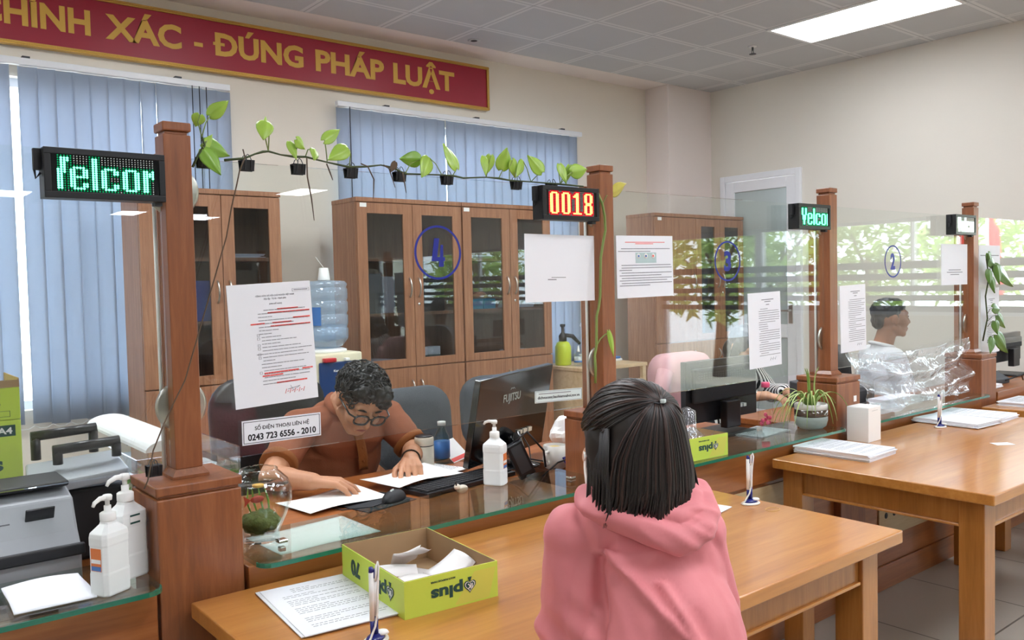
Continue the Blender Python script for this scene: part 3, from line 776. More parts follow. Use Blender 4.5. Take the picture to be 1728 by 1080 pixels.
for z0 in (.020, .0115, -.005, -.013, -.027, -.0355, -.072):
    for q in ((-.041, z0, -.035, z0 + .0004), (-.041, z0 + .0055, -.035, z0 + .006), (-.041, z0, -.0406, z0 + .006), (-.0354, z0, -.035, z0 + .006)): g.box(q[0], -.0009, q[1], q[2], -.0001, q[3])
for q in ((.058, .131, .103, .1314), (.058, .124, .103, .1244), (.058, .124, .0584, .1314), (.1026, .124, .103, .1314)): g.box(q[0], -.0009, q[1], q[2], -.0001, q[3])
lines(g, .062, .1, .127, .002, R, .001)
g.build('printed_lines', 'print', t); rd.build('red_handwriting', 'printr', t); dk.build('signature', 'print', t)

t = poster('phone_sign', 'small white sign with the contact phone number 0243 723 6556', .8822, 1.0763, .206, .059, -.003)
f = MB()
for q in ((-.1, .025, .1, .0262), (-.1, -.0262, .1, -.025), (-.1, -.025, -.0988, .025), (.0988, -.025, .1, .025)): f.box(q[0], -.0008, q[1], q[2], -.0001, q[3])
f.build('border', 'printd', t)
text_obj('lettering', 'SỐ ĐIỆN THOẠI LIÊN HỆ', .142, .0165, 'printd', t, T(.0, .0105), .012, .0003)
text_obj('lettering', '0243 723 6556 - 2010', .178, .0165, 'printd', t, T(0, -.012), .03, .0003)
MAT['pale'] = mat('pale_blue_sign', '#d9e6e6', .5)
t = poster('web_sign', 'small pale sign with a web address at the bottom of the number 4 glass', 1.8073, 1.0666, .2, .037, -.033, mm='pale')
f = MB()
for q in ((-.098, .0155, .098, .0165), (-.098, -.0165, .098, -.0155), (-.098, -.0155, -.097, .0155), (.097, -.0155, .098, .0155)): f.box(q[0], -.0008, q[1], q[2], -.0001, q[3])
lines(f, -.085, .05, .008, .0025, R, .0012); f.build('border', 'print', t)
text_obj('lettering', 'dichvucong.baohiemxahoi.gov.vn', .178, .0115, 'printd', t, T(0, -.004), .02, .0003)
t = poster('notice', 'blank looking white laminated sheet under the red 0018 display', 1.826, 1.468, .296, .21, -.006)
f = MB(); lines(f, -.04, .02, -.03, .002, R, .0015); lines(f, -.055, -.02, -.037, .003, R, .0012); f.build('printed_lines', 'print', t)
t = poster('instruction_sheet', 'white instruction sheet with three small icons right of the middle post', 2.2222, 1.4718, .287, .211, .012)
f, rr = MB(), MB()
lines(rr, -.1, .1, .082, .0022, R, .001); lines(rr, -.05, .04, .077, .0022, R, .001)
for i, (z_, a, c) in enumerate(((.06, -.12, .13), (.051, -.135, .03), (.004, -.12, .13), (-.005, -.12, .135), (-.013, -.13, -.07), (-.022, -.12, .135), (-.031, -.13, .08), (-.040, -.12, .135), (-.048, -.13, .11), (-.057, -.12, .135), (-.065, -.13, .02))): lines(f, a, c, z_, .0024, R, .0012)
f.build('printed_lines', 'print', t); rr.build('red_lines', 'printr', t)
MAT['icon'] = mat('icon_blue', '#3f6fb5', .5); MAT['pic'] = mat('picture_grey_green', '#b9cfd0', .6)
p = MB().box(-.05, -.0007, .012, .055, -.0001, .048).build('picture', 'pic', t)
for k, (xx, mm) in enumerate(((-.036, 'icon'), (.001, 'icon'), (.038, 'printr'))):
    MB().lathe([(.009, 0), (.009, .0006), (.001, .0007)], n=20, M=Matrix.Translation((xx, -.0008, .036)) @ Matrix.Rotation(PI / 2, 4, 'X')).build('icon_disc', 'white', p)
    MB().box(xx - .004, -.0022, .033, xx + .004, -.0016, .039).build('icon_mark', mm, p)
def formlike(lab, cx, cz, ang, w_=.218, h_=.297):
    t = poster('form_poster', lab, cx, cz, w_, h_, ang); f = MB()
    lines(f, -.02, .06, .118, .003, R, .0015); lines(f, 0, .04, .110, .003, R, .0015); lines(f, .01, .03, .098, .003, R, .001)
    for i in range(22):
        z_ = .082 - i * .0088; lines(f, -.04 if i % 5 else -.03, R.choice((.02, .07, .1, .1, .095)), z_, .0019, R, .0016)
    for k in range(5): f.tube([(.03 + .008 * k, -.0006, -.125 + .006 * (k % 2)), (.037 + .008 * k, -.0006, -.119 + .006 * ((k + 1) % 2))], .0006, 5)
    f.build('printed_lines', 'print', t)
formlike('white printed form taped under the circled number 3, before the door', 2.9189, 1.2179, .027)
formlike('white printed form wrapped in clear film under the circled number 2', 3.5905, 1.2354, .027)
t = poster('notice', 'white notice sheet with three printed lines left of the farthest right post', 4.6035, 1.4723, .300, .212, 0); f = MB()
for i, a in enumerate((.07, .09, .05)): lines(f, -a, a, -.03 - .012 * i, .0035, R, .001)
f.build('printed_lines', 'print', t)
t = poster('notice', 'upper white sheet on the last glass screen behind the hanging plant', 5.0359, 1.4687, .276, .216, 0)
f = MB(); lines(f, -.12, .12, .05, .004, R, .002); f.build('printed_lines', 'print', t)
formlike('lower white printed form on the last glass screen behind the hanging plant', 5.0436, 1.16, .02, .24, .36)

# ------------------------------------------------------------------ pothos vine and binder clips
MAT['pothos'] = mat('pothos_leaf', '#9dc04a', .35, var=.22, vscale=18, coat=.15)
MAT['pothos2'] = mat('pothos_leaf_dark', '#7faa3c', .35, var=.2, vscale=18, coat=.15)
MAT['pothosy'] = mat('pothos_leaf_yellow', '#c2b64a', .4, var=.15, vscale=18)
MAT['stem'] = mat('vine_stem', '#3d4a24', .6, var=.2); MAT['stemdry'] = mat('dry_stem', '#5c4a3a', .8); MAT['stemg'] = mat('green_stem', '#7d9148', .5)
LEAVES = [((0.6963, 1.965, 1.8221), (0.6905, 1.98, 1.7966), 0.0315), ((0.7242, 1.977, 1.8255), (0.7614, 1.957, 1.8608), 0.0355), ((0.7135, 1.989, 1.7634), (0.7808, 2.004, 1.7415), 0.0445), ((0.7049, 1.971, 1.746), (0.736, 1.951, 1.6888), 0.0405), ((0.7126, 1.983, 1.7546), (0.7377, 1.998, 1.7874), 0.0213), ((0.8532, 1.965, 1.8242), (0.8386, 1.945, 1.7786), 0.0423), ((0.8582, 1.977, 1.8217), (0.8664, 1.992, 1.8431), 0.0096), ((0.924, 1.989, 1.7849), (0.9323, 1.969, 1.7409), 0.0235), ((0.9349, 1.971, 1.789), (0.9648, 1.986, 1.7693), 0.0303), ((0.9887, 1.983, 1.7709), (0.9785, 1.963, 1.7419), 0.0301), ((1.0067, 1.965, 1.7921), (1.0618, 1.98, 1.8288), 0.0328), ((1.0781, 1.977, 1.7809), (1.0143, 1.957, 1.7455), 0.0435), ((1.3069, 1.989, 1.7695), (1.251, 2.004, 1.7694), 0.045), ((1.3254, 1.971, 1.7728), (1.2903, 1.951, 1.7171), 0.0473), ((1.4267, 1.983, 1.7538), (1.3959, 1.998, 1.8247), 0.0449), ((1.51, 1.965, 1.7904), (1.5014, 1.945, 1.7348), 0.0248), ((1.5447, 1.977, 1.7968), (1.5405, 1.992, 1.7425), 0.0362), ((1.5963, 1.989, 1.7616), (1.6036, 1.969, 1.8228), 0.0552), ((1.6206, 1.971, 1.7883), (1.6464, 1.986, 1.7394), 0.0368), ((1.6725, 1.983, 1.7913), (1.6334, 1.963, 1.7406), 0.0322), ((1.7329, 1.965, 1.7609), (1.6906, 1.98, 1.8117), 0.0483), ((1.8175, 1.977, 1.7917), (1.8267, 1.957, 1.7305), 0.0322), ((1.8714, 1.989, 1.7921), (1.8706, 2.004, 1.7404), 0.0306), ((1.8625, 1.971, 1.7691), (1.912, 1.951, 1.7807), 0.0498), ((2.0581, 1.983, 1.7161), (2.1451, 1.998, 1.7529), 0.0467), ((1.989, 1.945, 1.2596), (2.0065, 1.94, 1.1776), 0.02)]
STEM_A = [(0.7584, 1.988, 1.7271), (0.8085, 1.988, 1.7357), (0.8326, 1.988, 1.7473), (0.8535, 1.988, 1.7546), (0.8675, 1.988, 1.7567), (0.899, 1.988, 1.7509), (0.9349, 1.988, 1.7486), (0.9643, 1.988, 1.7508), (1.0243, 1.988, 1.7415), (1.0864, 1.988, 1.7337), (1.139, 1.988, 1.7387), (1.1806, 1.988, 1.7456), (1.2186, 1.988, 1.7409), (1.2553, 1.988, 1.727), (1.3767, 1.988, 1.7317), (1.4136, 1.988, 1.7319), (1.451, 1.988, 1.7277), (1.5344, 1.988, 1.735), (1.5802, 1.988, 1.7346), (1.621, 1.988, 1.7312), (1.7055, 1.988, 1.7315), (1.8259, 1.988, 1.7313), (1.9261, 1.988, 1.7296)]
STEM_B = [(0.6791, 1.975, 1.7041), (0.6933, 1.975, 1.7331), (0.7083, 1.975, 1.7562), (0.7027, 1.975, 1.7745)]
STEM_C = [(1.9519, 1.955, 1.7178), (1.9785, 1.955, 1.6724), (1.988, 1.955, 1.6332), (1.9904, 1.955, 1.5887), (1.9788, 1.955, 1.5489), (1.967, 1.955, 1.4993), (1.9634, 1.955, 1.44), (1.9604, 1.955, 1.3756), (1.9524, 1.955, 1.3377), (1.9432, 1.955, 1.3126), (1.9403, 1.955, 1.2173), (1.9315, 1.955, 1.186), (1.934, 1.955, 1.1476), (1.9318, 1.955, 1.0967)]
STEM_D = [(1.9403, 1.955, 1.2173), (1.9588, 1.955, 1.2385), (1.9817, 1.955, 1.2516), (2.0001, 1.955, 1.258)]
STEM_LONG = [(0.7888, 1.95, 1.75), (0.7918, 1.9469, 1.7308), (0.7762, 1.9438, 1.6975), (0.7673, 1.9408, 1.665), (0.753, 1.9377, 1.6167), (0.7363, 1.9346, 1.5437), (0.6296, 1.9315, 1.2232), (0.603, 1.9285, 1.1771), (0.5792, 1.9254, 1.134), (0.5531, 1.9223, 1.0776), (0.5451, 1.9192, 1.0433), (0.5374, 1.9162, 1.0139), (0.5283, 1.9131, 0.9993)]
ROOTS = [[(0.9617, 1.975, 1.7472), (0.9618, 1.975, 1.6998), (0.971, 1.975, 1.6458), (0.9766, 1.975, 1.5913)], [(1.1136, 1.975, 1.7428), (1.1336, 1.975, 1.7371), (1.1509, 1.975, 1.7043), (1.1472, 1.975, 1.6539)], [(1.1813, 1.975, 1.744), (1.1978, 1.975, 1.7361), (1.2153, 1.975, 1.6862)], [(1.2403, 1.975, 1.728), (1.2439, 1.975, 1.7062), (1.2493, 1.975, 1.6733)], [(1.0155, 1.975, 1.7358), (1.0243, 1.975, 1.714), (1.0313, 1.975, 1.6954)]]
BROWN_LEAF = ((1.2166, 1.97, 1.7532), (1.1987, 1.97, 1.7247))
CLIPS = [0.7143, 0.8165, 0.9494, 1.097, 1.245, 1.402, 1.6567]

def leaf_mb(b, t, w_, face=Vector((0, -1, 0)), cup=.12, mb=None):
    """heart-shaped blade from petiole end b to tip t"""
    b, t = Vector(b), Vector(t); ax = t - b; L = ax.length; ax.normalize()
    face = (face - face.dot(ax) * ax).normalized(); sd = ax.cross(face)
    mb = mb or MB()
    prof = [(-.10, .30), (-.02, .62), (.10, .88), (.25, 1.0), (.42, .95), (.6, .75), (.78, .45), (.92, .17), (1.0, .0)]
    nu = len(prof)
    def fn(u, v):
        i = u * (nu - 1); k = min(int(i), nu - 2); q = i - k
        s_ = prof[k][0] * (1 - q) + prof[k + 1][0] * q; hw = (prof[k][1] * (1 - q) + prof[k + 1][1] * q) * w_ / 2
        x = 2 * v - 1
        if k == 0: s_ = s_ + (1 - abs(x)) * .10 * (1 - q)
        return b + ax * (s_ * L) + sd * (x * hw) + face * (-cup * w_ * (abs(x) ** 1.5) * (1 if True else 0) - .10 * L * (s_ - .3) ** 2 + .02 * w_ * math.cos(x * PI * 2))
    mb.sheet(fn, 16, 8, .0006); return mb
def near(p, pts):
    return min((Vector(q) for q in pts), key=lambda q: (q - Vector(p)).length)
t = thing('pothos_vine', 'pothos vine with bright green leaves trailing along the top of the number 4 glass', 'plant', (0, 0, 0))
MB().tube(STEM_A, [.0032 - .0006 * (i % 3) for i in range(len(STEM_A))], 8).build('stem', 'stem', t)
MB().tube(STEM_B, .003, 8).build('stem', 'stem', t)
MB().tube(STEM_C, .0042, 8).build('stem', 'stemg', t)
MB().tube(STEM_D, .0022, 8).build('petiole', 'stemg', t)
MB().tube(STEM_LONG, .0016, 6).build('dry_stem', 'stemdry', t)
for q in ROOTS: MB().tube(q, [.0018] * (len(q) - 1) + [.0008], 6).build('aerial_root', 'stemdry', t)
ALLS = STEM_A + STEM_B
for i, (b_, t_, w_) in enumerate(LEAVES):
    mm = 'pothosy' if i == len(LEAVES) - 2 else ('pothos2' if i in (2, 3, 12) else 'pothos')
    leaf_mb(b_, t_, w_, Vector((-.25 + .1 * (i % 5), -1, .15 * ((i % 3) - 1)))).build('leaf', mm, t)
    if i < len(LEAVES) - 1:
        s_ = near(b_, ALLS if i < len(LEAVES) - 2 else STEM_C[:2]); B_ = Vector(b_); mid = (B_ + s_) / 2 + Vector((.006 * ((i % 3) - 1), 0, .008))
        MB().tube([s_, mid, B_], .0014, 6).build('petiole', 'stemg', t)
leaf_mb(*BROWN_LEAF, .02).build('dead_leaf', 'stemdry', t)

def clip(x, z, lab, w_=.032, y=2.0):
    t = thing('binder_clip', lab, 'binder clip', (x, y, z), 0, 'black binder clips on the glass edges')
    b = MB(); h = .019
    for s in (-1, 1):
        b.add([(-w_ / 2, s * .0055, -h), (w_ / 2, s * .0055, -h), (w_ / 2, s * .011, .004), (-w_ / 2, s * .011, .004), (-w_ / 2, s * .0067, -h), (w_ / 2, s * .0067, -h), (w_ / 2, s * .0122, .004), (-w_ / 2, s * .0122, .004)],
              [(0, 1, 2, 3), (7, 6, 5, 4), (0, 4, 5, 1), (1, 5, 6, 2), (2, 6, 7, 3), (3, 7, 4, 0)])
    b.box(-w_ / 2, -.0122, .0042, w_ / 2, .0122, .0056)
    for s in (-1, 1): b.cyl((-w_ / 2, s * .006, -h), (w_ / 2, s * .006, -h), .0014, n=8)
    b.build('clip_body', 'blackm', t)
    for s in (-1, 1):
        MB().tube([(-.008, s * .008, -.018), (-.007, s * .014, .004), (-.004, s * .010, .016), (0, s * .009, .019), (.004, s * .010, .016), (.007, s * .014, .004), (.008, s * .008, -.018)], .0011, 6).build('wire_handle', 'darkgrey', t)
    return t
CL = ['leftmost, under the drooping green leaves', 'second from the left, with the long dry stem', 'third from the left on the glass top', 'fourth from the left, before the white blind edge', 'fifth from the left, beside the brown dead leaf', 'sixth from the left, above the circled number 4', 'just left of the red 0018 display']
for x, s in zip(CLIPS, CL): clip(x, 1.727, 'black binder clip on the glass edge, ' + s)
clip(1.80, 1.727, 'black binder clip hidden behind the red 0018 display')
o = clip(.575, 1.0255, 'black binder clip on the lower glass edge left of the nearest post'); 

# ------------------------------------------------------------------ things on the customer tables
MAT['lime'] = mat('lime_carton', '#c4da52', .5, var=.03, vscale=5)
MAT['limey'] = mat('yellow_green_print', '#cfd05a', .5)
MAT['kraft'] = mat('kraft_inside', '#a98a66', .8, var=.08, vscale=20)
MAT['dkgreen'] = mat('dark_green_print', '#1c4a44', .5)
MAT['clearfilm'] = pane_mat('clear_film', (.93, .95, .97), .06, .04, .05, (.9, .93, .97), .35, 14)
def heart(k=18):
    pts = []
    for i in range(k):
        q = 2 * PI * i / k; x = 16 * math.sin(q) ** 3; y = 13 * math.cos(q) - 5 * math.cos(2 * q) - 2 * math.cos(3 * q) - math.cos(4 * q)
        pts.append((x / 32, y / 32))
    return pts
def logo(parent, M, w_, flip=True):
    """'plus' wordmark with a heart, lying in the XZ plane of M; flip turns it upside down"""
    K = M @ Matrix.Rotation(PI, 4, 'Y') if flip else M
    text_obj('lettering', 'plus', w_ * .68, w_ * .30, 'dkgreen', parent, K @ Matrix.Translation((w_ * .16, 0, -.01 * w_)), .04, .0003)
    hs = w_ * .27; V = K @ Matrix.Translation((-w_ * .33, -.0003, 0)) @ Matrix.Rotation(PI / 2, 4, 'X')
    b = MB().prism([(x * hs, -y * hs) for x, y in heart()], 0, .0004, V); b.prism([(-.16 * hs, -.62 * hs), (.16 * hs, -.62 * hs), (.06 * hs, -.30 * hs), (-.06 * hs, -.30 * hs)], 0, .0004, V)
    h = b.build('logo_heart', 'dkgreen', parent)
    c = MB().prism([(x * hs * .82, -y * hs * .82 - .01 * hs) for x, y in heart()], .0005, .0007, V); 
    c.build('heart_outline', 'white', h)
    d = MB().prism([(x * hs * .70, -y * hs * .70 - .01 * hs) for x, y in heart()], .0008, .0010, V); d.build('heart_fill', 'dkgreen', h)
    text_obj('heart_letters', 'IK', hs * .42, hs * .36, 'white', h, K @ Matrix.Translation((-w_ * .33, -.0015, .02 * hs)), .02, .0002)
def open_box(name, lab, loc, rz, W, D, H, side=True):
    t = thing(name, lab, 'box', loc, rz)
    th = .0022
    o = MB(); 
    for q in ((0, 0, W, th), (0, D - th, W, D), (0, th, th, D - th), (W - th, th, W, D - th)): o.box(q[0], q[1], .0, q[2], q[3], H)
    o.box(th, th, 0, W - th, D - th, .002)
    o.build('carton', 'lime', t)
    i = MB(); g = th + .0003; tk = .0008
    for q in ((g, g, W - g, g + tk), (g, D - g - tk, W - g, D - g), (g, g + tk, g + tk, D - g - tk), (W - g - tk, g + tk, W - g, D - g - tk)): i.box(q[0], q[1], .0035, q[2], q[3], H + .0005)
    i.box(g + tk, g + tk, .0025, W - g - tk, D - g - tk, .0034); i.build('lining', 'kraft', t)
    F = Matrix.Translation((W * .40, -.0004, H * .52))
    MB().add([(W * .52, -.0003, .004), (W * .90, -.0003, .004), (W * .98, -.0003, H * .86), (W * .74, -.0003, H * .86)], [(0, 1, 2, 3)]).add([(W * .52, -.0001, .004), (W * .90, -.0001, .004), (W * .98, -.0001, H * .86), (W * .74, -.0001, H * .86)], [(3, 2, 1, 0)]).build('printed_patch', 'limey', t)
    logo(t, Matrix.Translation((W * .52, -.0006, H * .50)), W * .50)
    text_obj('small_print', 'MULTI PURPOSE PAPER', W * .26, .004, 'dkgreen', t, Matrix.Translation((W * .40, -.0006, H * .82)) @ Matrix.Rotation(PI, 4, 'Y'), .01, .0003)
    if side:
        S_ = Matrix.Translation((-.0006, D * .33, H * .50)) @ Matrix.Rotation(-PI / 2, 4, 'Z'); logo(t, S_, D * .40)
        text_obj('side_print', '70', .05, .038, 'dkgreen', t, Matrix.Translation((-.0006, D * .76, H * .52)) @ Matrix.Rotation(-PI / 2, 4, 'Z') @ Matrix.Rotation(PI, 4, 'Y'), .05, .0003)
    return t
BX = open_box('paper_box', 'open lime green carton lid full of receipts on the nearest table', (.903, 1.477, .7402), math.radians(-5.5), .226, .325, .078)
Rz = Matrix.Rotation(math.radians(-5.5), 4, 'Z')
def inbox(x, y, z): return Vector((.903, 1.477, .7402)) + Rz @ Vector((x, y, z))
MAT['receipt'] = mat('receipt_paper', '#f1efee', .6)
for i, (x, y, z_, L, W_, rz, tx, ty, lab) in enumerate([
        (.075, .10, .036, .11, .075, .35, .10, .10, 'crumpled receipt lying front left in the green box'), (.062, .17, .040, .10, .07, -.5, .15, -.1, 'printed receipt half hidden at the left of the green box'),
        (.125, .20, .066, .13, .06, .85, -.45, .25, 'long white receipt standing up in the middle of the green box'), (.165, .105, .050, .10, .07, .1, .30, -.35, 'folded white receipt at the front right of the green box'),
        (.115, .23, .05, .07, .06, -.2, -.7, 0, 'small receipt with grey grid at the back of the green box'), (.15, .16, .012, .12, .08, 1.2, .05, .05, 'receipt at the bottom of the green box')]):
    t = thing('receipt', lab, 'receipt', inbox(x, y, z_), 0, 'receipts in the green box'); t.rotation_euler = (tx, ty, rz)
    R = random.Random(i)
    MB().sheet(lambda u, v: ((u - .5) * L, (v - .5) * W_, .007 * math.sin(3 * u + i) + .005 * math.sin(4 * v + 2 * i)), 10, 6, .0006).build('slip', 'receipt', t)
def stack(name, lab, cx, cy, w_, l_, rz, z0=.7402, n=5, th=.0035, jit=.006, cat='paper stack', group='paper stacks on the tables', printed=True, seed=0, mm='paper'):
    t = thing(name, lab, cat, (cx, cy, z0), rz, group); R = random.Random(seed)
    for i in range(n):
        dx, dy, da = R.uniform(-jit, jit), R.uniform(-jit, jit), R.uniform(-jit, jit) * 4
        MB().box(-w_ / 2, -l_ / 2, i * th, w_ / 2, l_ / 2, i * th + th * .93, Matrix.Translation((dx, dy, 0)) @ Matrix.Rotation(da, 4, 'Z')).build('sheet', mm, t)
    if printed:
        b = MB(); T0 = Matrix.Translation((dx, dy, n * th)) @ Matrix.Rotation(da, 4, 'Z')
        for k in range(24):
            if k in (3, 6, 11, 16, 17, 21): continue
            y_ = l_ * (.40 - .034 * k); x = -w_ * .36 + (w_ * .14 if k < 3 else 0)
            while x < w_ * (.38 if k % 4 else -.05):
                q = R.uniform(.004, .015); b.box(x, y_, 0, x + q, y_ + .0014, .0003, T0); x += q + .003
        b.build('printed_lines', 'print', t)
    return t
stack('paper_stack', 'printed form sheets left of the green carton on the nearest table', .828, 1.668, .212, .30, math.radians(-6.5), n=3, th=.002, seed=2)
t = stack('paper_stack', 'thick white paper stack with folder at the left edge of the second table', 3.055, 1.735, .225, .30, math.radians(3), n=8, th=.0033, jit=.004, seed=5)
stack('paper_stack', 'fanned white paper stack under the pen on the second table', 4.03, 1.745, .215, .29, math.radians(-4), n=6, th=.0035, jit=.012, seed=6, printed=False)
stack('paper_stack', 'white paper stack right of the pen on the second table', 4.262, 1.745, .215, .29, math.radians(3), n=6, th=.0035, jit=.006, seed=7)
stack('paper_stack', 'white paper stack on the table at the right picture edge', 4.86, 1.72, .30, .215, math.radians(2), n=5, th=.004, seed=8)
stack('paper_slip', 'white card edge sticking out right of the seated woman on the nearest table', 2.00, 1.585, .15, .10, math.radians(12), n=2, th=.002, printed=False, cat='paper slip', seed=9)
stack('paper_scrap', 'small torn white scrap alone on the second table', 3.645, 1.395, .075, .05, math.radians(-35), n=1, th=.0008, printed=False, cat='paper slip', seed=10)
t = tag(MB().tube([(2.155 + .024 * math.cos(a * PI / 12), 1.452 + .018 * math.sin(a * PI / 12), .7418) for a in range(25)], .0009, 6).build('rubber_band', mat('rubber', '#d9b271', .6)), 'thin tan rubber band beside the pen stand on the nearest table', 'rubber band')
MAT['penblue'] = mat('pen_navy', '#1a237a', .25, coat=.3)
def pen(x, y, rz, lab):
    t = thing('pen_stand', lab, 'pen stand', (x, y, .7402), rz, 'pens on stands with coiled cords')
    MB().lathe([(.001, 0), (.026, 0), (.028, .002), (.027, .005), (.022, .007)], n=32, sx=1.15, sy=.8).build('base', 'white', t)
    MB().lathe([(.021, .0072), (.019, .012), (.010, .017), (.001, .018)], n=28, sx=1.15, sy=.8).build('base_top', 'penblue', t)
    MB().lathe([(.001, 0), (.013, .001), (.010, .005), (.001, .006)], c=(.012, -.008, .0135), n=20).build('button', 'white', t)
    a = .05
    P = lambda s, k: (s * .004, .0, .014 + k)
    MB().tube([P(0, 0), (.0, .0, .052)], [.006, .0058], 12).build('holder', 'penblue', t)
    MB().tube([(.0, .0, .0525), (.0, 0, .125)], [.0062, .0062], 14).build('barrel', 'white', t)
    MB().tube([(.0, .0, .1252), (0, 0, .138), (0, 0, .142)], [.0062, .0058, .004], 14).build('pen_cap', 'penblue', t)
    MB().tube([(-.009, .001, .045), (-.009, .001, .138)], [.0048, .0048], 12).build('second_barrel', 'white', t)
    MB().tube([(-.009, .001, .1382), (-.009, .001, .148)], [.0048, .004], 12).build('second_cap', 'penblue', t)
    MB().tube([(-.009, .001, .0445), (-.009, .001, .02)], [.0046, .0044], 12).build('second_holder', 'penblue', t)
    MB().tube([(-.004, -.006, .12), (-.003, -.007, .15), (.003, -.007, .155), (.006, -.007, .145), (-.001, -.008, .10), (-.004, -.008, .06), (-.010, -.006, .035), (-.024, -.002, .012), (-.033, .006, .004)], .0022, 8).build('cord', 'white', t)
pen(2.165, 1.535, -.2, 'white and navy pen on a stand beside the rubber band')
pen(3.862, 1.735, -.2, 'white and navy pen on a stand before the papers of the second table')
pen(.805, 1.425, .5, 'white and navy pen on a stand cut off by the bottom picture edge')
t = thing('white_carton', 'plain white upright carton on the back left of the second table', 'box', (3.307, 1.772, .7402), math.radians(2))
MB().box(0, 0, 0, .107, .093, .142).build('carton_body', 'white', t, bevel=.0015)
MB().box(.002, .001, .1422, .105, .092, .1432).build('lid', 'paper2', t); MB().box(.03, -.0006, .1275, .08, -.0001, .1285).build('lid_tab', 'grey', t)

# ------------------------------------------------------------------ things on the glass shelves
ZS = .8002
t = open_box('paper_box', 'lime green carton with plastic bags on the glass shelf right of the woman', (2.279, 1.868, ZS), math.radians(-4), .205, .16, .078, True)
t.children[0]['label'] = 'lime green carton'
t = thing('plastic_bag', 'clear crumpled plastic bag sticking out of the green carton on the shelf', 'plastic bag', (2.37, 1.945, ZS + .005), -.07)
MB().sheet(lambda u, v: (-.085 + .17 * u, -.06 + .12 * v, .062 + .020 * math.sin(7 * u) * math.cos(5 * v) + .012 * math.sin(11 * v + 2)), 26, 18, .0006).build('film', 'clearfilm', t)
MB().sheet(lambda u, v: (-.07 + .10 * u + .05 * v, -.02 + .05 * v, .065 + .085 * v + .015 * math.sin(9 * u) * (1 - v) + .012 * math.sin(6 * v + 4 * u)), 22, 14, .0006).build('bag_mouth', 'clearfilm', t)
def sanitizer(x, y, rz, lab, lblside=-1, s=1.0, z0=ZS, nozzle=PI, lab_col='orange', gap=0):
    t = thing('sanitizer_bottle', lab, 'bottle', (x, y, z0), rz, 'white pump bottles of hand sanitizer')
    hw, hd, c = .034 * s, .025 * s, .008 * s
    def ring(k, z): 
        a, b = hw * k, hd * k; q = c * min(1, k)
        return [(a - q, -b, z), (a, -b + q, z), (a, b - q, z), (a - q, b, z), (-a + q, b, z), (-a, b - q, z), (-a, -b + q, z), (-a + q, -b, z)]
    lv = [(.94, 0), (1., .004), (1., .045), (.97, .049), (.97, .100), (1., .104), (1., .118), (.96, .126), (.44, .143), (.42, .147)]
    vs = []; fs = []
    for k, z in lv: vs += ring(k, z * s)
    for i in range(len(lv) - 1):
        for j in range(8): fs.append((i * 8 + j, i * 8 + (j + 1) % 8, (i + 1) * 8 + (j + 1) % 8, (i + 1) * 8 + j))
    fs += [tuple(range(8))[::-1], tuple(range(len(vs) - 8, len(vs)))]
    MB().add(vs, fs, None, False).build('bottle_body', 'sanw', t, bevel=.0015)
    MB().lathe([(.0145 * s, .1472 * s), (.0155 * s, .149 * s), (.0155 * s, .163 * s), (.013 * s, .165 * s), (.007 * s, .167 * s), (.007 * s, .178 * s)], n=24).build('collar', 'white', t)
    p = MB().lathe([(.0045 * s, .1782 * s), (.0045 * s, .188 * s), (.009 * s, .189 * s), (.010 * s, .197 * s), (.008 * s, .200 * s), (.001, .2005 * s)], n=20)
    p.tube([(0, 0, .195 * s), (math.cos(nozzle) * .02 * s, math.sin(nozzle) * .02 * s, .196 * s), (math.cos(nozzle) * .034 * s, math.sin(nozzle) * .034 * s, .191 * s), (math.cos(nozzle) * .039 * s, math.sin(nozzle) * .039 * s, .184 * s)], [.0052 * s, .005 * s, .0042 * s, .003 * s], 10)
    p.build('pump', 'white', t)
    if lab_col:
        xx = lblside * (hw * .97 + .0006)
        l = MB().box(min(xx, xx - lblside * .0004), -hd * .55, .052 * s, max(xx, xx - lblside * .0004), hd * .55, .098 * s).build('label_sticker', 'sorange', t)
        x2 = xx + lblside * .0003
        MB().box(min(x2, xx), -hd * .5, .053 * s, max(x2, xx), hd * .5, .062 * s).build('label_band', 'sblue', l)
        MB().box(min(x2, xx), -hd * .5, .068 * s, max(x2, xx), hd * .5, .076 * s).build('label_band', 'white', l)
        if lblside < 0: MB().box(min(xx, xx - lblside * .0004), -hd * .3, .106 * s, max(xx, xx - lblside * .0004), hd * .2, .114 * s).build('green_sticker', 'dkgreen', t)
    return t
MAT['sanw'] = mat('translucent_white', '#edf0f0', .35, spec=.4); MAT['sorange'] = mat('label_orange', '#e07a3c', .4); MAT['sblue'] = mat('label_blue', '#3f74b8', .4)
sanitizer(.450, 1.895, .50, 'front white pump bottle with orange label on the left glass shelf', -1, 1.02, nozzle=PI + .1)
t = sanitizer(.506, 1.975, .38, 'rear white pump bottle with small green sticker touching the nearest post', -1, 1.13, nozzle=PI, lab_col=None)
b = MB().box(-.012, -.0262 * 1.13, .12, .012, -.0258 * 1.13, .141); b.build('white_sticker', 'paper2', t)
MB().box(-.012, -.0266 * 1.13, .136, .012, -.0263 * 1.13, .140).box(-.012, -.0266 * 1.13, .120, .012, -.0263 * 1.13, .124).build('green_band', 'dkgreen', t)
sanitizer(1.617, 2.085, -1.05, 'white pump bottle with orange label before the black monitor', 1, 1.0, nozzle=PI - .2)
t = thing('folded_paper', 'folded white paper on the left glass shelf beside the pump bottles', 'paper', (.348, 1.975, ZS), math.radians(-2))
MB().sheet(lambda u, v: (-.074 + .148 * u, -.098 + .196 * v, .004 + .006 * math.sin(PI * u) * v + .003 * math.sin(5 * v)), 12, 12, .0025).build('sheet', 'paper', t)
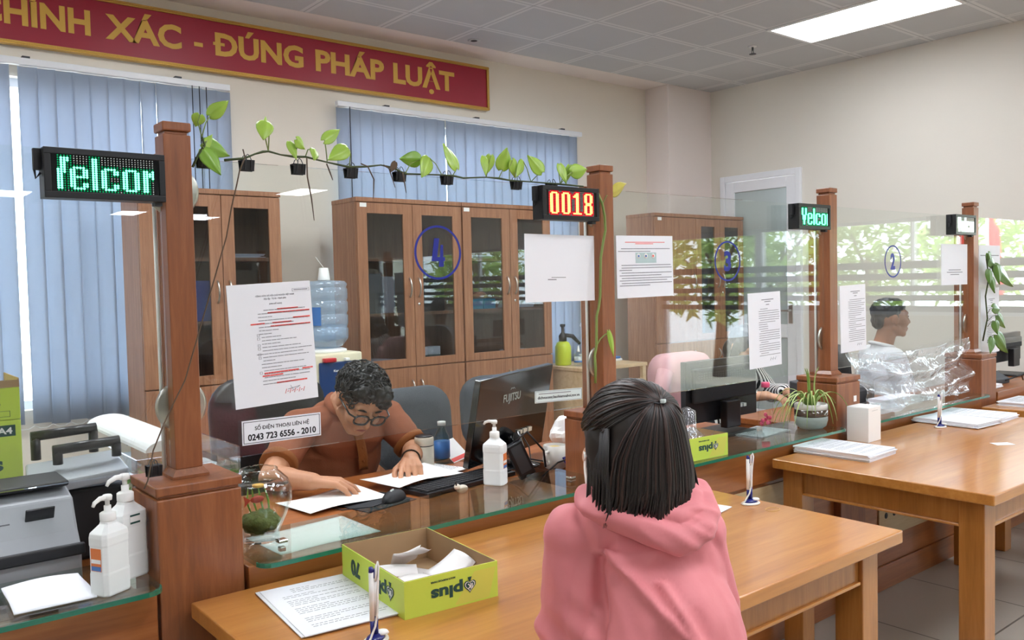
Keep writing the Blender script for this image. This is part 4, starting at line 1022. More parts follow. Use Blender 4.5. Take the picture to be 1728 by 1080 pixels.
# fish bowl
MAT['bowl'] = pane_mat('bowl_glass', (.97, .985, .98), .045); MAT['water'] = pane_mat('bowl_water', (.94, .97, .94), .02)
MAT['moss'] = mat('moss', '#55602c', .9, var=.4, vscale=60, bump=.8, bscale=90); MAT['fish'] = mat('fish_red', '#b3392c', .35, var=.2, vscale=60)
MAT['weed'] = mat('water_weed', '#6fa03a', .5, var=.2)
t = thing('fish_bowl', 'round clear fish bowl with moss and red fish against the nearest post', 'fish bowl', (.832, 2.03, ZS))
out = [(.001, 0), (.042, 0), (.046, .003), (.045, .020), (.052, .035), (.066, .065), (.078, .100), (.079, .125), (.070, .150), (.055, .165), (.046, .172), (.046, .178)]
inn = [(max(.001, r - .003), z + .002 if z > .02 else z) for r, z in out[::-1] if z >= .02] + [(.001, .018)]
MB().lathe(out + [(.043, .178)] + inn, n=40).build('bowl_wall', 'bowl', t)
MB().lathe([(.001, .1395), (.0715, .1395), (.0715, .1405), (.001, .1405)], n=36).build('water_surface', 'water', t)
m_ = MB(); m_.ell((0, 0, .046), (.050, .050, .026), 26, 14)
for i, p in enumerate(m_.v): p += Vector((0, 0, 1)) * (.010 * noise.noise(p * 60)) + (p - Vector((0, 0, .045))).normalized() * .004 * noise.noise(p * 150)
m_.build('moss', 'moss', t)
f = MB(); f.ell((-.01, -.01, .105), (.018, .006, .009), 14, 8); f.add([(-.026, -.01, .105), (-.046, -.012, .118), (-.042, -.01, .103), (-.044, -.011, .090)], [(0, 1, 2), (0, 2, 3)]); f.build('fish', 'fish', t)
wd = MB()
for i in range(4):
    a = .3 + i * .5; wd.tube([(.03 * math.cos(a), .03 * math.sin(a), .05), (.038 * math.cos(a + .3), .038 * math.sin(a + .3), .09), (.03 * math.cos(a + .5), .03 * math.sin(a + .5), .13)], [.0015, .003, .001], 6)
wd.build('water_weed', 'weed', t)
MB().lathe([(.014, .1406), (.014, .146), (.001, .147)], c=(-.015, -.03, 0), n=18).build('float', 'goldl', t)
# spider plant
MAT['potw'] = mat('pot_glaze_white', '#d9d9d4', .25, coat=.5); MAT['potb'] = mat('pot_glaze_brown', '#4a3a2e', .15, var=.3, vscale=30, coat=.8); MAT['potg'] = mat('pot_grey', '#8f9a94', .6)
MAT['spider'] = mat('spider_leaf', '#86a852', .4, var=.3, vscale=9); MAT['spiderl'] = mat('spider_leaf_edge', '#cfd99a', .4); MAT['soil'] = mat('soil', '#3a2e25', .9)
t = thing('spider_plant', 'potted spider plant in a banded grey pot on the glass shelf', 'potted plant', (3.165, 1.945, ZS))
MB().lathe([(.001, 0), (.045, 0), (.060, .012), (.066, .035), (.0665, .052)], n=36).build('pot_base', 'potg', t)
MB().lathe([(.0668, .0522), (.0672, .060), (.0668, .080)], n=36).build('pot_band', 'potb', t)
MB().lathe([(.0668, .0802), (.066, .098), (.064, .102), (.059, .102), (.059, .085), (.001, .084)], n=36).build('pot_rim', 'potw', t)
MB().lathe([(.058, .0845), (.03, .092), (.001, .094)], n=24).build('soil', 'soil', t)
def strap(b, p1, p2, p3, w_, mb1, mb2):
    def bez(q):
        a = Vector(b) * (1 - q) ** 3 + Vector(p1) * 3 * q * (1 - q) ** 2 + Vector(p2) * 3 * q * q * (1 - q) + Vector(p3) * q ** 3; return a
    n = 14
    for mb, k, dz in ((mb1, 1.0, 0), (mb2, .42, .0008)):
        def fn(u, v):
            p = bez(u); d = (bez(min(1, u + .02)) - bez(max(0, u - .02))).normalized(); s_ = d.cross(Vector((0, 0, 1)))
            s_ = s_.normalized() if s_.length > 1e-4 else Vector((1, 0, 0)); up = s_.cross(d)
            ww = w_ * k * (math.sin(PI * min(1, .12 + u * .88)) ** .6 * (1 - .55 * u) if u < 1 else 0.02)
            x = 2 * v - 1; return p + s_ * (x * ww / 2) + up * (abs(x) * w_ * .18 * k + dz)
        mb.sheet(fn, n, 4, .0006)
RR = random.Random(21)
for i in range(26):
    a = [PI * .95, PI * 1.05, PI * .85, PI * 1.15, PI * 1.25, PI * .75, -.15, -.3, .2, PI * .6, PI * 1.4, -.6][i % 12] + RR.uniform(-.15, .15)
    L = RR.uniform(.10, .20) if i % 12 not in (6, 7, 8) else RR.uniform(.09, .13); up = RR.uniform(.03, .08); dr = RR.uniform(-.09, .02)
    if i > 22: L = .04; up = .12; dr = .17
    b0 = (.02 * math.cos(a), .02 * math.sin(a), .09); c = (math.cos(a), math.sin(a) * .8)
    m1, m2 = MB(), MB()
    strap(b0, (c[0] * L * .3, c[1] * L * .3, .10 + up), (c[0] * L * .8, c[1] * L * .8, .11 + up), (c[0] * L * 1.05, c[1] * L * 1.05, max(.006, .08 + dr)), .012, m1, m2)
    lf = m1.build('leaf', 'spider', t); m2.build('leaf_stripe', 'spiderl', lf)
# plastic film hung under the number 2 glass
t = thing('plastic_film', 'crumpled clear plastic film hanging below the circled number 2 glass', 'plastic film', (4.12, 1.985, .81))
def film(u, v):
    x = -.64 + 1.215 * u + (.16 * (1 - v) * (1 - u)) - .06 * (1 - v) * u
    sag = .05 * math.sin(PI * u); z = (.275 - sag * .6) * v + .004
    y = -.006 - .05 * (1 - v) ** 1.5 + .022 * math.sin(14 * v + 3 * math.sin(3.2 * u)) * math.sin(PI * v) + .008 * math.sin(21 * u + 9 * v) + .010 * noise.noise(Vector((u * 7, v * 5, 0)))
    return (x, y - .012, z)
MB().sheet(film, 60, 36, .0006).build('film_sheet', 'clearfilm', t)
# hanging plant on the farthest post
MAT['pothd'] = mat('dark_pothos', '#54782f', .35, var=.25, vscale=14, coat=.2)
t = thing('hanging_plant', 'dark green vine with pointed leaves hanging on the farthest right post', 'plant', (4.86, 1.93, 1.05))
O = Vector((4.86, 1.93, 1.05))
MB().tube([Vector(q) - O for q in ((4.842, 1.95, 1.06), (4.862, 1.935, 1.18), (4.85, 1.94, 1.30), (4.868, 1.93, 1.40), (4.862, 1.94, 1.50))], .004, 8).build('stem', 'stem', t)
for b_, t_, w_ in [((4.862, 1.93, 1.53), (4.90, 1.93, 1.475), .05), ((4.87, 1.93, 1.495), (4.955, 1.92, 1.455), .065), ((4.93, 1.92, 1.455), (5.14, 1.90, 1.345), .085), ((4.92, 1.91, 1.465), (4.945, 1.90, 1.36), .06), ((4.96, 1.92, 1.44), (5.06, 1.92, 1.37), .06), ((4.875, 1.92, 1.40), (4.905, 1.91, 1.315), .05), ((4.90, 1.92, 1.235), (4.985, 1.91, 1.225), .06), ((4.96, 1.92, 1.195), (5.045, 1.91, 1.12), .06), ((4.90, 1.91, 1.165), (4.915, 1.90, 1.095), .06), ((4.93, 1.91, 1.09), (5.03, 1.89, .985), .085), ((4.845, 1.92, 1.44), (4.84, 1.91, 1.36), .05), ((4.84, 1.90, 1.08), (4.80, 1.89, 1.00), .05)]:
    leaf_mb(Vector(b_) - O, Vector(t_) - O, w_, Vector((-.4, -1, .2))).build('leaf', 'pothd', t)
    s_ = Vector((4.86, 1.935, b_[2] - .03)); MB().tube([s_ - O, (s_ + Vector(b_)) / 2 + Vector((0, 0, .012)) - O, Vector(b_) - O], .0014, 6).build('petiole', 'stem', t)

# ------------------------------------------------------------------ things on the clerk desks
ZD = .7402
MAT['mug'] = mat('mug_white', '#e9e6df', .25, coat=.4); MAT['ivory'] = mat('ivory_flask', '#e3ddcc', .35)
MAT['gloss_black'] = mat('gloss_black', '#0b0c10', .12, coat=.6)
# Fujitsu monitor, its back to the room
t = thing('monitor', 'large black glossy monitor seen from behind beside the pump bottle', 'monitor', (2.02, 2.50, ZD))
A, B_, Cc = Vector((1.772, 2.44, .765)), Vector((1.806, 2.40, 1.083)), Vector((2.286, 2.55, 1.098)); Dd = A + (Cc - B_)
O = Vector((2.02, 2.50, ZD))
nrm = (Dd - A).cross(B_ - A).normalized()      # towards the room
if nrm.y > 0: nrm = -nrm
def slab(mb, q, t0, t1):
    vs = [p - O + nrm * t0 for p in q] + [p - O + nrm * t1 for p in q]
    mb.add(vs, [(0, 1, 2, 3), (7, 6, 5, 4), (0, 4, 5, 1), (1, 5, 6, 2), (2, 6, 7, 3), (3, 7, 4, 0)]); return mb
slab(MB(), (A, B_, Cc, Dd), -.028, 0).build('back_shell', 'gloss_black', t, bevel=.004)
slab(MB(), [p + (q - p) * .04 for p, q in zip((A, B_, Cc, Dd), (Cc, Dd, A, B_))], -.031, -.0285).build('screen', 'screenblk', t)
ux = (Dd - A).normalized(); uz = -nrm.cross(ux); uz = uz if uz.z > 0 else -uz
L = Matrix.Translation(A - O + ux * .245 + uz * .225 + nrm * .0008) @ Matrix((( ux.x, -nrm.x, uz.x, 0), (ux.y, -nrm.y, uz.y, 0), (ux.z, -nrm.z, uz.z, 0), (0, 0, 0, 1)))
text_obj('brand_lettering', 'FUJITSU', .115, .040, 'ledoff', t, L, .01, .0004)
lg = MB(); lg.tube([L @ Vector((-.014 + .004 * i, -.0006, .034 + .007 * abs(math.sin(i * PI / 3.5)))) for i in range(8)], .0011, 6); lg.build('brand_symbol', 'ledoff', t)
c0 = (A + Dd) / 2 - O
st = MB().tube([c0 + uz * .09 + nrm * .012, c0 + uz * .02 + nrm * .045, Vector((c0.x + nrm.x * .05, c0.y + nrm.y * .05, .012))], [.03, .03, .035], 14)
st.build('neck', 'gloss_black', t)
MB().lathe([(.001, 0), (.10, 0), (.10, .006), (.04, .012), (.001, .012)], c=(c0.x + nrm.x * .03, c0.y + nrm.y * .03, 0), n=32).build('foot', 'gloss_black', t)
pt = MB()
for i in range(3): pt.box(-.012, -.004, -.008, .012, .004, .008, L @ Matrix.Translation((.07 + .035 * i, -.004, -.145)))
pt.build('port_plug', 'ivory', t)
cb = MB(); cb.tube([L @ Vector(p) for p in ((.07, -.012, -.15), (.09, -.04, -.2), (.06, -.07, -.235))] + [Vector((.12, -.18, .006)), Vector((.02, -.2, .004))], .003, 7); cb.build('cable', 'black', t)
def back_monitor(name_lab, x0, x1, y, z0, z1, dx=0):
    t = thing('monitor', name_lab, 'monitor', ((x0 + x1) / 2, y, ZD)); h = (x1 - x0) / 2; a, b = z0 - ZD, z1 - ZD
    MB().box(-h, 0, a, h, .03, b).build('bezel', 'black', t, bevel=.003)
    MB().box(-h + .012, .0302, a + .012, h - .012, .032, b - .012).build('screen', 'screenblk', t)
    MB().box(-h + .03, -.022, a + .09, h - .03, -.0002, b - .03).build('back_shell', 'blackm', t, bevel=.008)
    v = MB()
    for i in range(22):
        for j in range(4): v.box(-h + .06 + i * (2 * h - .14) / 22, -.0226, b - .085 + j * .010, -h + .066 + i * (2 * h - .14) / 22, -.0222, b - .081 + j * .010)
    v.build('vent_slots', 'darkgrey', t)
    MB().box(-.05 + dx, -.06, max(.012, a - .03), .05 + dx, -.0225, a + .088).build('neck', 'black', t, bevel=.004)
    MB().box(-.11 + dx, -.10, 0, .11 + dx, .10, .012).build('foot', 'black', t, bevel=.004)
    p = MB()
    for i in range(3): p.box(.06 + dx + .03 * i, -.0245, a + .045, .08 + dx + .03 * i, -.0005, a + .06)
    p.build('port_plug', 'ledoff', t)
    return t
back_monitor('black monitor seen from behind under the printed form of window three', 2.863, 3.369, 2.35, .80, 1.070, .0)
back_monitor('black monitor seen from behind at the right picture edge, last window', 5.97, 6.42, 2.34, .83, 1.02)
# keyboard, mouse, papers
t = thing('keyboard', 'black keyboard beside the papers, before the black glossy monitor', 'keyboard', (1.69, 2.375, ZD), .14)
MB().box(-.21, -.065, 0, .21, .065, .016).build('keyboard_tray', 'black', t, bevel=.003)
k = MB()
for r_ in range(5):
    for c_ in range(18):
        if len(k.f) < 6 * 90: k.box(-.2 + c_ * .0222, -.055 + r_ * .022, .0162, -.2 + c_ * .0222 + .019, -.055 + r_ * .022 + .018, .0205)
k.build('keys', 'blackm', t)
t = thing('mouse', 'black computer mouse on the desk by the white paper', 'mouse', (1.40, 2.335, ZD), .5)
m_ = MB(); m_.ell((0, 0, .006), (.055, .031, .030), 24, 14)
for p in m_.v: p.z = max(p.z, 0.0)
m_.build('mouse_shell', 'blackm', t); MB().tube([(-.02, 0, .0345), (-.012, 0, .0362), (-.004, 0, .0366)], .0035, 8).build('wheel', 'ledoff', t)
MB().tube([(-.052, 0, .008), (-.10, .02, .004), (-.16, .09, .004), (-.12, .2, .004)], .0018, 6).build('cable', 'black', t)
tag(MB().box(-.10, -.085, 0, .10, .085, .003).build('mouse_pad', mat('pad_dark', '#23262b', .8, var=.3, vscale=20), None, (1.345, 2.36, ZD - .0001), (0, 0, .2)), 'dark mouse pad under the papers and the mouse', 'mouse pad')
def wavy(lab, c, w_, l_, rz, amp=.004, z0=ZD, n=0, mm='paper2', seed=0, lines_=True):
    t = thing('paper_sheet', lab, 'paper', (c[0], c[1], z0), rz, 'loose papers on the clerk desks')
    MB().sheet(lambda u, v: ((u - .5) * w_, (v - .5) * l_, amp + amp * math.sin(5 * u + seed) * math.cos(3 * v + seed)), 12, 12, .0006).build('sheet', mm, t)
    if lines_:
        R = random.Random(seed); b = MB()
        for k in range(16):
            y_ = l_ * (.40 - .05 * k); x = -w_ * .38
            while x < w_ * .36:
                q = R.uniform(.006, .02); z_ = amp * 2.02
                b.box(x, y_, z_, x + q, y_ + .002, z_ + .0003); x += q + .003
        b.build('printed_lines', 'print', t)
    return t
wavy('white sheet under the right hand of the man in brown', (1.255, 2.465), .30, .20, .12, .005, ZD + .004, lines_=False)
wavy('white sheet under the left hand of the man in brown', (1.575, 2.50), .30, .20, .18, .006, ZD + .022, seed=3, lines_=False)
wavy('printed page right of the left hand of the man in brown', (1.72, 2.60), .21, .20, .3, .004, ZD + .003, seed=5)
wavy('white paper lying under the glass shelf of window four', (1.04, 2.165), .30, .21, .05, .002, ZD, seed=6, lines_=False)
t = thing('thermos', 'ivory thermos flask with black ring on the desk of the man in brown', 'flask', (1.747, 2.685, ZD))
MB().lathe([(.001, 0), (.034, 0), (.036, .004), (.036, .083)], n=32).build('flask_body', 'ivory', t)
MB().lathe([(.0355, .0832), (.0355, .086)], n=32).build('black_ring', 'black', t); MB().lathe([(.036, .0862), (.036, .114), (.033, .117)], n=32).build('lid', 'ivory', t)
MB().lathe([(.033, .1172), (.033, .121), (.001, .121)], n=32).build('lid_top', 'black', t)
t = thing('mug', 'white mug with noodles right of the black glossy monitor', 'mug', (2.09, 2.335, ZD))
MB().lathe([(.001, 0), (.034, 0), (.040, .006), (.043, .085), (.040, .086), (.037, .010), (.001, .009)], n=32).build('cup', 'mug', t)
MB().tube([(-.041, -.01, .066), (-.062, -.018, .066), (-.07, -.02, .045), (-.058, -.016, .024), (-.040, -.01, .02)], .006, 8).build('handle', 'mug', t)
MB().lathe([(.0385, .072), (.02, .079), (.001, .080)], n=20).build('contents', mat('noodles', '#d2b35a', .6, bump=.8, bscale=120), t)
t = thing('blister_pack', 'dark blue plastic tray leaning beside the mug', 'tray', (2.12, 2.25, ZD), .3)
b = MB().box(-.045, 0, .004, .045, .006, .06, Matrix.Rotation(-.5, 4, 'X'))
b.build('tray_panel', 'penblue', t); d = MB()
for i in range(3):
    for j in range(2): d.lathe([(.008, 0), (.008, .001), (.001, .0012)], n=12, M=Matrix.Rotation(-.5, 4, 'X') @ Matrix.Translation((-.028 + .028 * i, -.0002, .02 + .024 * j)) @ Matrix.Rotation(PI / 2, 4, 'X'))
d.build('pill_pockets', 'ledoff', t)
t = thing('card_reader', 'black slanted card reader with cables between pump bottle and mug', 'card reader', (1.895, 2.26, ZD + .013), -.35)
MB().box(-.03, -.015, 0, .03, .015, .13, Matrix.Rotation(-.42, 4, 'Y')).build('reader_body', 'black', t, bevel=.004)
MB().box(-.02, -.0156, .02, .02, -.0152, .12, Matrix.Rotation(-.42, 4, 'Y')).build('reader_panel', 'darkgrey', t)
MB().tube([(-.05, 0, .12), (-.01, -.03, .16), (.05, -.03, .09), (.06, -.02, .03)], .004, 8).build('cable', 'black', t)
MB().tube([(.04, -.04, .003), (.09, -.06, .05), (.16, -.04, .06), (.24, 0, .03)], .003, 8).build('loose_cable', 'black', t)
t = thing('figurine', 'small white animal figurine at the keyboard end', 'figurine', (1.615, 2.262, ZD))
MB().ell((0, 0, .014), (.022, .013, .014)).ell((-.02, 0, .024), (.011, .010, .010)).build('body', 'ivory', t)
MB().ell((-.026, -.004, .034), (.003, .002, .006)).ell((-.02, .006, .034), (.003, .002, .006)).build('ears', 'soil', t)
t = thing('paper_bin', 'crumpled white paper heap right of the black glossy monitor', 'paper', (2.40, 2.62, ZD))
m_ = MB(); m_.ell((0, 0, .06), (.07, .06, .06), 16, 10)
for p in m_.v: p *= 1 + .25 * noise.noise(p * 18)
for p in m_.v: p.z = max(p.z, 0)
m_.build('heap', 'paper2', t, smooth=False)
t = thing('leaflet', 'white leaflet with a pink edge left of the black glossy monitor', 'leaflet', (1.93, 2.70, ZD), .5)
MB().box(-.07, -.002, 0, .07, 0, .10, Matrix.Rotation(-.8, 4, 'X')).build('leaflet_sheet', 'paper2', t); MB().box(-.07, -.0026, .004, .07, -.0021, .02, Matrix.Rotation(-.8, 4, 'X')).build('pink_edge', 'printr', t)
t = thing('water_bottle', 'small blue wrapped water bottle beside the ivory thermos', 'bottle', (1.845, 2.71, ZD))
MB().lathe([(.001, 0), (.028, 0), (.030, .006), (.030, .10), (.014, .135), (.014, .145)], n=24).build('bottle_body', 'shelfglass', t); MB().lathe([(.0306, .02), (.0306, .085)], n=24).build('wrapper', 'sblue', t); MB().lathe([(.016, .1452), (.016, .16), (.001, .161)], n=20).build('cap', 'white', t)
# window three desk
MAT['petpink'] = mat('pink_cap', '#ef5f86', .35)
t = thing('water_bottle', 'clear plastic bottle with pink cap right of the black monitor', 'bottle', (3.345, 2.285, ZD))
MB().lathe([(.001, 0), (.032, 0), (.034, .006), (.034, .075), (.031, .08), (.034, .09), (.030, .13), (.017, .17), (.0165, .185)], n=28).build('bottle_body', 'bowl', t)
MB().lathe([(.019, .1852), (.019, .205), (.017, .208), (.001, .208)], n=24).build('cap', 'petpink', t)
b = MB(); R = random.Random(8)
for i in range(10): b.ell((R.uniform(-.018, .018), R.uniform(-.018, .018), .012 + .05 * R.random()), (.008, .008, .010), 8, 6)
b.build('pink_contents', 'petpink', t)
t = thing('carton', 'brown cardboard carton left of the black monitor, behind the woman', 'box', (2.70, 2.50, ZD), .1)
MB().box(-.15, -.08, 0, .10, .10, .11).build('carton_body', 'kraft', t, bevel=.002); MB().box(-.15, -.08, .111, .10, .10, .113).build('flap', 'kraft', t)
stack('paper_stack', 'slanted white papers on the brown carton behind the woman', 2.72, 2.52, .21, .15, .3, z0=.8545, n=3, th=.004, seed=12, cat='paper stack', group='paper stacks on the clerk desks')
stack('paper_stack', 'white papers on the desk right of the pink capped bottle', 3.20, 2.22, .25, .16, .1, z0=ZD, n=3, th=.003, seed=13, group='paper stacks on the clerk desks', printed=False)
# window two desk
t = thing('phone', 'black desk telephone with curled cables behind the plastic film', 'telephone', (3.80, 2.26, ZD), .1)
MB().add([(-.1, -.09, 0), (.1, -.09, 0), (.1, .09, 0), (-.1, .09, 0), (-.1, -.09, .09), (.1, -.09, .09), (.1, .09, .03), (-.1, .09, .03)], [(3, 2, 1, 0), (4, 5, 6, 7), (0, 1, 5, 4), (1, 2, 6, 5), (2, 3, 7, 6), (3, 0, 4, 7)]).build('phone_base', 'blackm', t, bevel=.006)
MB().tube([(-.085, -.07, .105), (-.085, 0, .09), (-.085, .08, .055)], [.02, .014, .02], 10).build('handset', 'black', t)
for k in range(3): MB().tube([(.02 + .03 * k, -.095, .05), (.08 + .05 * k, -.14, .06), (.14 + .05 * k, -.12, .02), (.2 + .06 * k, -.15, .004)], [.004, .004, .008, .004], 7).build('cable', 'black', t)
t = thing('machine', 'low dark office machine with a sloping lid behind the circled number 2', 'office machine', (4.16, 2.42, ZD))
MB().add([(-.2, -.12, 0), (.2, -.12, 0), (.2, .14, 0), (-.2, .14, 0), (-.2, -.12, .10), (.2, -.12, .10), (.2, .14, .14), (-.2, .14, .14)], [(3, 2, 1, 0), (4, 5, 6, 7), (0, 1, 5, 4), (1, 2, 6, 5), (2, 3, 7, 6), (3, 0, 4, 7)]).build('machine_body', 'darkgrey', t, bevel=.006)
MB().box(-.17, -.1206, .02, .17, -.1202, .08).build('front_panel', 'blackm', t); MB().box(-.12, -.05, .1225, .12, .02, .126).build('lid_handle', 'black', t)
t = thing('document_tray', 'white paper tray stacked with sheets behind the plastic film', 'tray', (4.36, 2.20, ZD))
MB().box(-.16, -.07, 0, .18, .07, .028).build('tray_body', 'white', t, bevel=.004); MB().box(-.15, -.06, .0285, .17, .06, .045).build('sheets', 'paper', t)
# last window desk
t = thing('phone', 'grey desk telephone with dark cables at the last counter window', 'telephone', (5.62, 2.25, ZD), -.1)
MB().add([(-.12, -.09, 0), (.12, -.09, 0), (.12, .09, 0), (-.12, .09, 0), (-.12, -.09, .03), (.12, -.09, .03), (.12, .09, .12), (-.12, .09, .12)], [(3, 2, 1, 0), (4, 5, 6, 7), (0, 1, 5, 4), (1, 2, 6, 5), (2, 3, 7, 6), (3, 0, 4, 7)]).build('phone_base', 'darkgrey', t, bevel=.006)
MB().tube([(-.09, -.07, .055), (-.09, 0, .09), (-.09, .08, .145)], [.02, .014, .02], 10).build('handset', 'black', t)
MB().tube([(.06, -.09, .02), (.16, -.14, .05), (.26, -.1, .01)], .005, 8).build('cable', 'black', t)
stack('paper_stack', 'white papers on a dark tray at the last counter window', 5.30, 2.16, .32, .14, 0, z0=ZD, n=4, th=.006, seed=14, group='paper stacks on the clerk desks', printed=False)

# ------------------------------------------------------------------ left window desk
def ream(z0, z1, lab, txt):
    t = thing('paper_carton', lab, 'box', (.236, 2.56, z0), 0, 'lime green copy paper cartons'); H = z1 - z0
    MB().box(-.153, -.105, 0, .153, .105, H).build('carton_body', 'lime', t, bevel=.002)
    text_obj('lettering', 'plus', .13, .05 if H > .15 else .042, 'dkgreen', t, Matrix.Translation((.045, -.1056, H * .55)), .04, .0003)
    if txt:
        s_ = MB().box(.06, -.1058, H - .04, .14, -.1052, H - .012).build('label_patch', 'dkgreen', t); text_obj('label_letters', '70 A4', .066, .017, 'white', s_, Matrix.Translation((.10, -.1060, H - .026)), .03, .0003)
    else:
        for q in ((.03, .022, .13, .0228), (.03, .008, .13, .0088), (.03, .008, .0308, .0228), (.1292, .008, .13, .0228)): MB().box(q[0], -.1058, q[1], q[2], -.1052, q[3]).build('label_line', 'dkgreen', t)
    return t
ream(ZD, .857, 'bottom lime green paper carton of the stack at the left picture edge', True)
ream(.858, 1.108, 'middle tall lime green paper carton of the stack at the left picture edge', True)
t = ream(1.109, 1.190, 'top open lime green paper carton of the stack at the left picture edge', False)
MB().box(-.153, -.105, .0815, .153, -.102, .100).box(.150, -.1019, .0815, .153, .105, .104).build('flap', 'kraft', t)
t = thing('counting_machine', 'grey cash counting machine behind the left glass shelf', 'counting machine', (.30, 2.27, ZD))
vs = []
prof = [(-.13, 0), (-.13, .10), (-.10, .135), (-.06, .205), (.02, .225), (.11, .215), (.12, 0)]
k = len(prof)
MB().add([(-.16, y, z) for y, z in prof] + [(.15, y, z) for y, z in prof], [tuple(range(k))[::-1], tuple(range(k, 2 * k))] + [(i, (i + 1) % k, k + (i + 1) % k, k + i) for i in range(k)]).build('machine_body', 'grey', t, bevel=.006)
MB().box(-.165, -.145, .085, .155, -.1305, .112).build('front_lip', 'blackm', t, bevel=.004)
S_ = Matrix.Translation((.075, -.0805, .171)) @ Matrix.Rotation(-1.05 + PI / 2, 4, 'X')
MB().box(-.03, -.004, -.03, .03, .0, .03, S_).build('display_window', 'gloss_black', t, bevel=.003); MB().box(-.10, -.004, -.02, -.06, 0, -.002, S_).build('button', 'darkgrey', t)
MB().box(-.158, -.04, .2265, .148, .10, .240).build('hopper', 'blackm', t, bevel=.005)
t = thing('printer', 'dark document printer with grey tray and two black bars on the left desk', 'printer', (.52, 2.47, ZD))
MB().box(-.110, -.10, 0, .093, .10, .185).build('printer_body', 'blackm', t, bevel=.01)
MB().add([(-.145, -.13, .185), (.093, -.13, .20), (.093, .02, .245), (-.12, .02, .235), (-.145, -.13, .215), (.093, -.13, .228), (.093, .02, .256), (-.12, .02, .246)], [(3, 2, 1, 0), (4, 5, 6, 7), (0, 1, 5, 4), (1, 2, 6, 5), (2, 3, 7, 6), (3, 0, 4, 7)]).build('tray', 'grey', t, bevel=.006)
for k, (y_, z_, xx) in enumerate(((-.06, .285, 0), (.05, .310, -.03))):
    b = MB().tube([(-.07 + xx, y_, z_), (.088 + xx, y_, z_ + .006)], .013, 12); b.tube([(-.06 + xx, y_, .248), (-.06 + xx, y_, z_)], .012, 10); b.tube([(.08 + xx, y_, .25), (.08 + xx, y_, z_)], .012, 10); b.build('handle_bar', 'black', t)
t = thing('fish_tank', 'clear rectangular fish tank with green plants behind the nearest post', 'fish tank', (.755, 2.515, ZD))
a, b_, h, g = .137, .215, .25, .005
w_ = MB().box(-a, -b_, .0, a, -b_ + g, h).box(-a, b_ - g, 0, a, b_, h).box(-a, -b_ + g, 0, -a + g, b_ - g, h).box(a - g, -b_ + g, 0, a, b_ - g, h).box(-a + g, -b_ + g, 0, a - g, b_ - g, g)
w_.build('tank_wall', 'bowl', t); MB().box(-a + g + .001, -b_ + g + .001, .20, a - g - .001, b_ - g - .001, .201).build('water_surface', 'water', t)
s_ = MB(); s_.sheet(lambda u, v: ((u - .5) * .25, (v - .5) * .40, .03 + .012 * math.sin(9 * u) * math.sin(7 * v)), 14, 18, .02); s_.build('gravel', 'moss', t)
R = random.Random(31); f = MB()
for i in range(240):
    x, y = R.uniform(-.115, .115), R.uniform(-.18, .18); z_ = R.uniform(.03, .17); M_ = Matrix.Translation((x, y, z_)) @ Euler((R.uniform(-1, 1), R.uniform(-1, 1), R.uniform(0, 6))).to_matrix().to_4x4(); q = R.uniform(.008, .018)
    f.add([(-q, 0, 0), (0, -q * .5, .002), (q, 0, 0), (0, q * .5, .002)], [(0, 1, 2, 3)], M_)
f.build('water_plants', 'weed', t, kind='stuff')
t = thing('tank_lamp', 'long white curved lamp head over the fish tank, left of the nearest post', 'lamp', (.685, 2.52, 1.02))
n = 14; vs = []; fs = []
for yy in (-.30, .30):
    for i in range(n + 1):
        q = PI * i / n; vs.append((.065 * math.cos(q), yy, .030 * math.sin(q)))
fs = [(i, i + 1, n + 2 + i, n + 1 + i) for i in range(n)] + [(0, n + 1, 2 * n + 1, n)] + [tuple(range(n + 1)), tuple(range(2 * n + 1, n, -1))]
MB().add(vs, fs, None, True).build('lamp_shade', 'white', t, smooth=False); MB().box(-.045, -.27, -.004, .045, .27, -.0006).build('lamp_tube', emit_mat('tank_light', '#dfe6ff', 3.0), t)
MB().tube([(.0, .22, -.001), (.03, .22, -.06), (.0655, .22, -.03)], .004, 8).build('lamp_arm', 'grey', t)

# ------------------------------------------------------------------ things along the back wall
MAT['jug'] = pane_mat('water_jug', (.80, .90, .98), .07, .03, .28, (.62, .76, .92)); MAT['coolb'] = mat('cooler_cream', '#e9e2c4', .45); MAT['coolblue'] = mat('cooler_navy', '#1f3e70', .25, coat=.4)
t = thing('water_dispenser', 'cream and blue water dispenser beside the twin cupboards', 'water dispenser', (2.405, 4.75, 0))
MB().box(-.16, -.15, 0, .16, .16, 1.035).build('dispenser_body', 'coolb', t, bevel=.012)
MB().box(-.135, -.165, .72, .135, -.1505, .985).build('tap_panel', 'coolblue', t, bevel=.015)
text_obj('brand_lettering', 'Kangaroo', .085, .018, 'white', t, Matrix.Translation((.0, -.1655, .93)), .02, .0004)
MB().lathe([(.022, 0), (.022, .003), (.001, .004)], n=20, M=Matrix.Translation((.105, -.1652, .94)) @ Matrix.Rotation(PI / 2, 4, 'X')).build('badge', 'ledoff', t)
MB().box(-.11, -.185, .985, -.03, -.1505, 1.01).build('red_tap', mat('tap_red', '#c42a33', .3), t, bevel=.006); MB().box(.03, -.18, .986, .06, -.1505, 1.005).build('white_tap', 'white', t, bevel=.005)
MB().lathe([(.12, 1.0352), (.12, 1.05), (.09, 1.06)], n=32).build('collar', 'white', t)
t = thing('water_jug', 'large clear blue water jug standing on the water dispenser', 'water jug', (2.405, 4.75, 1.0605))
prof = [(.06, 0), (.10, .012), (.128, .05)]
z_ = .05
for k in range(4): prof += [(.134, z_ + .015), (.134, z_ + .065), (.127, z_ + .074), (.127, z_ + .080)]; z_ += .08
prof += [(.134, .385), (.12, .405), (.05, .41), (.001, .41)]
MB().lathe([(.001, 0)] + prof, n=40).build('jug_wall', 'jug', t)
MB().lathe([(.001, .03), (.12, .06), (.125, .14), (.001, .14)], n=32).build('water', 'jug', t)
b = MB(); n = 8; vs = []
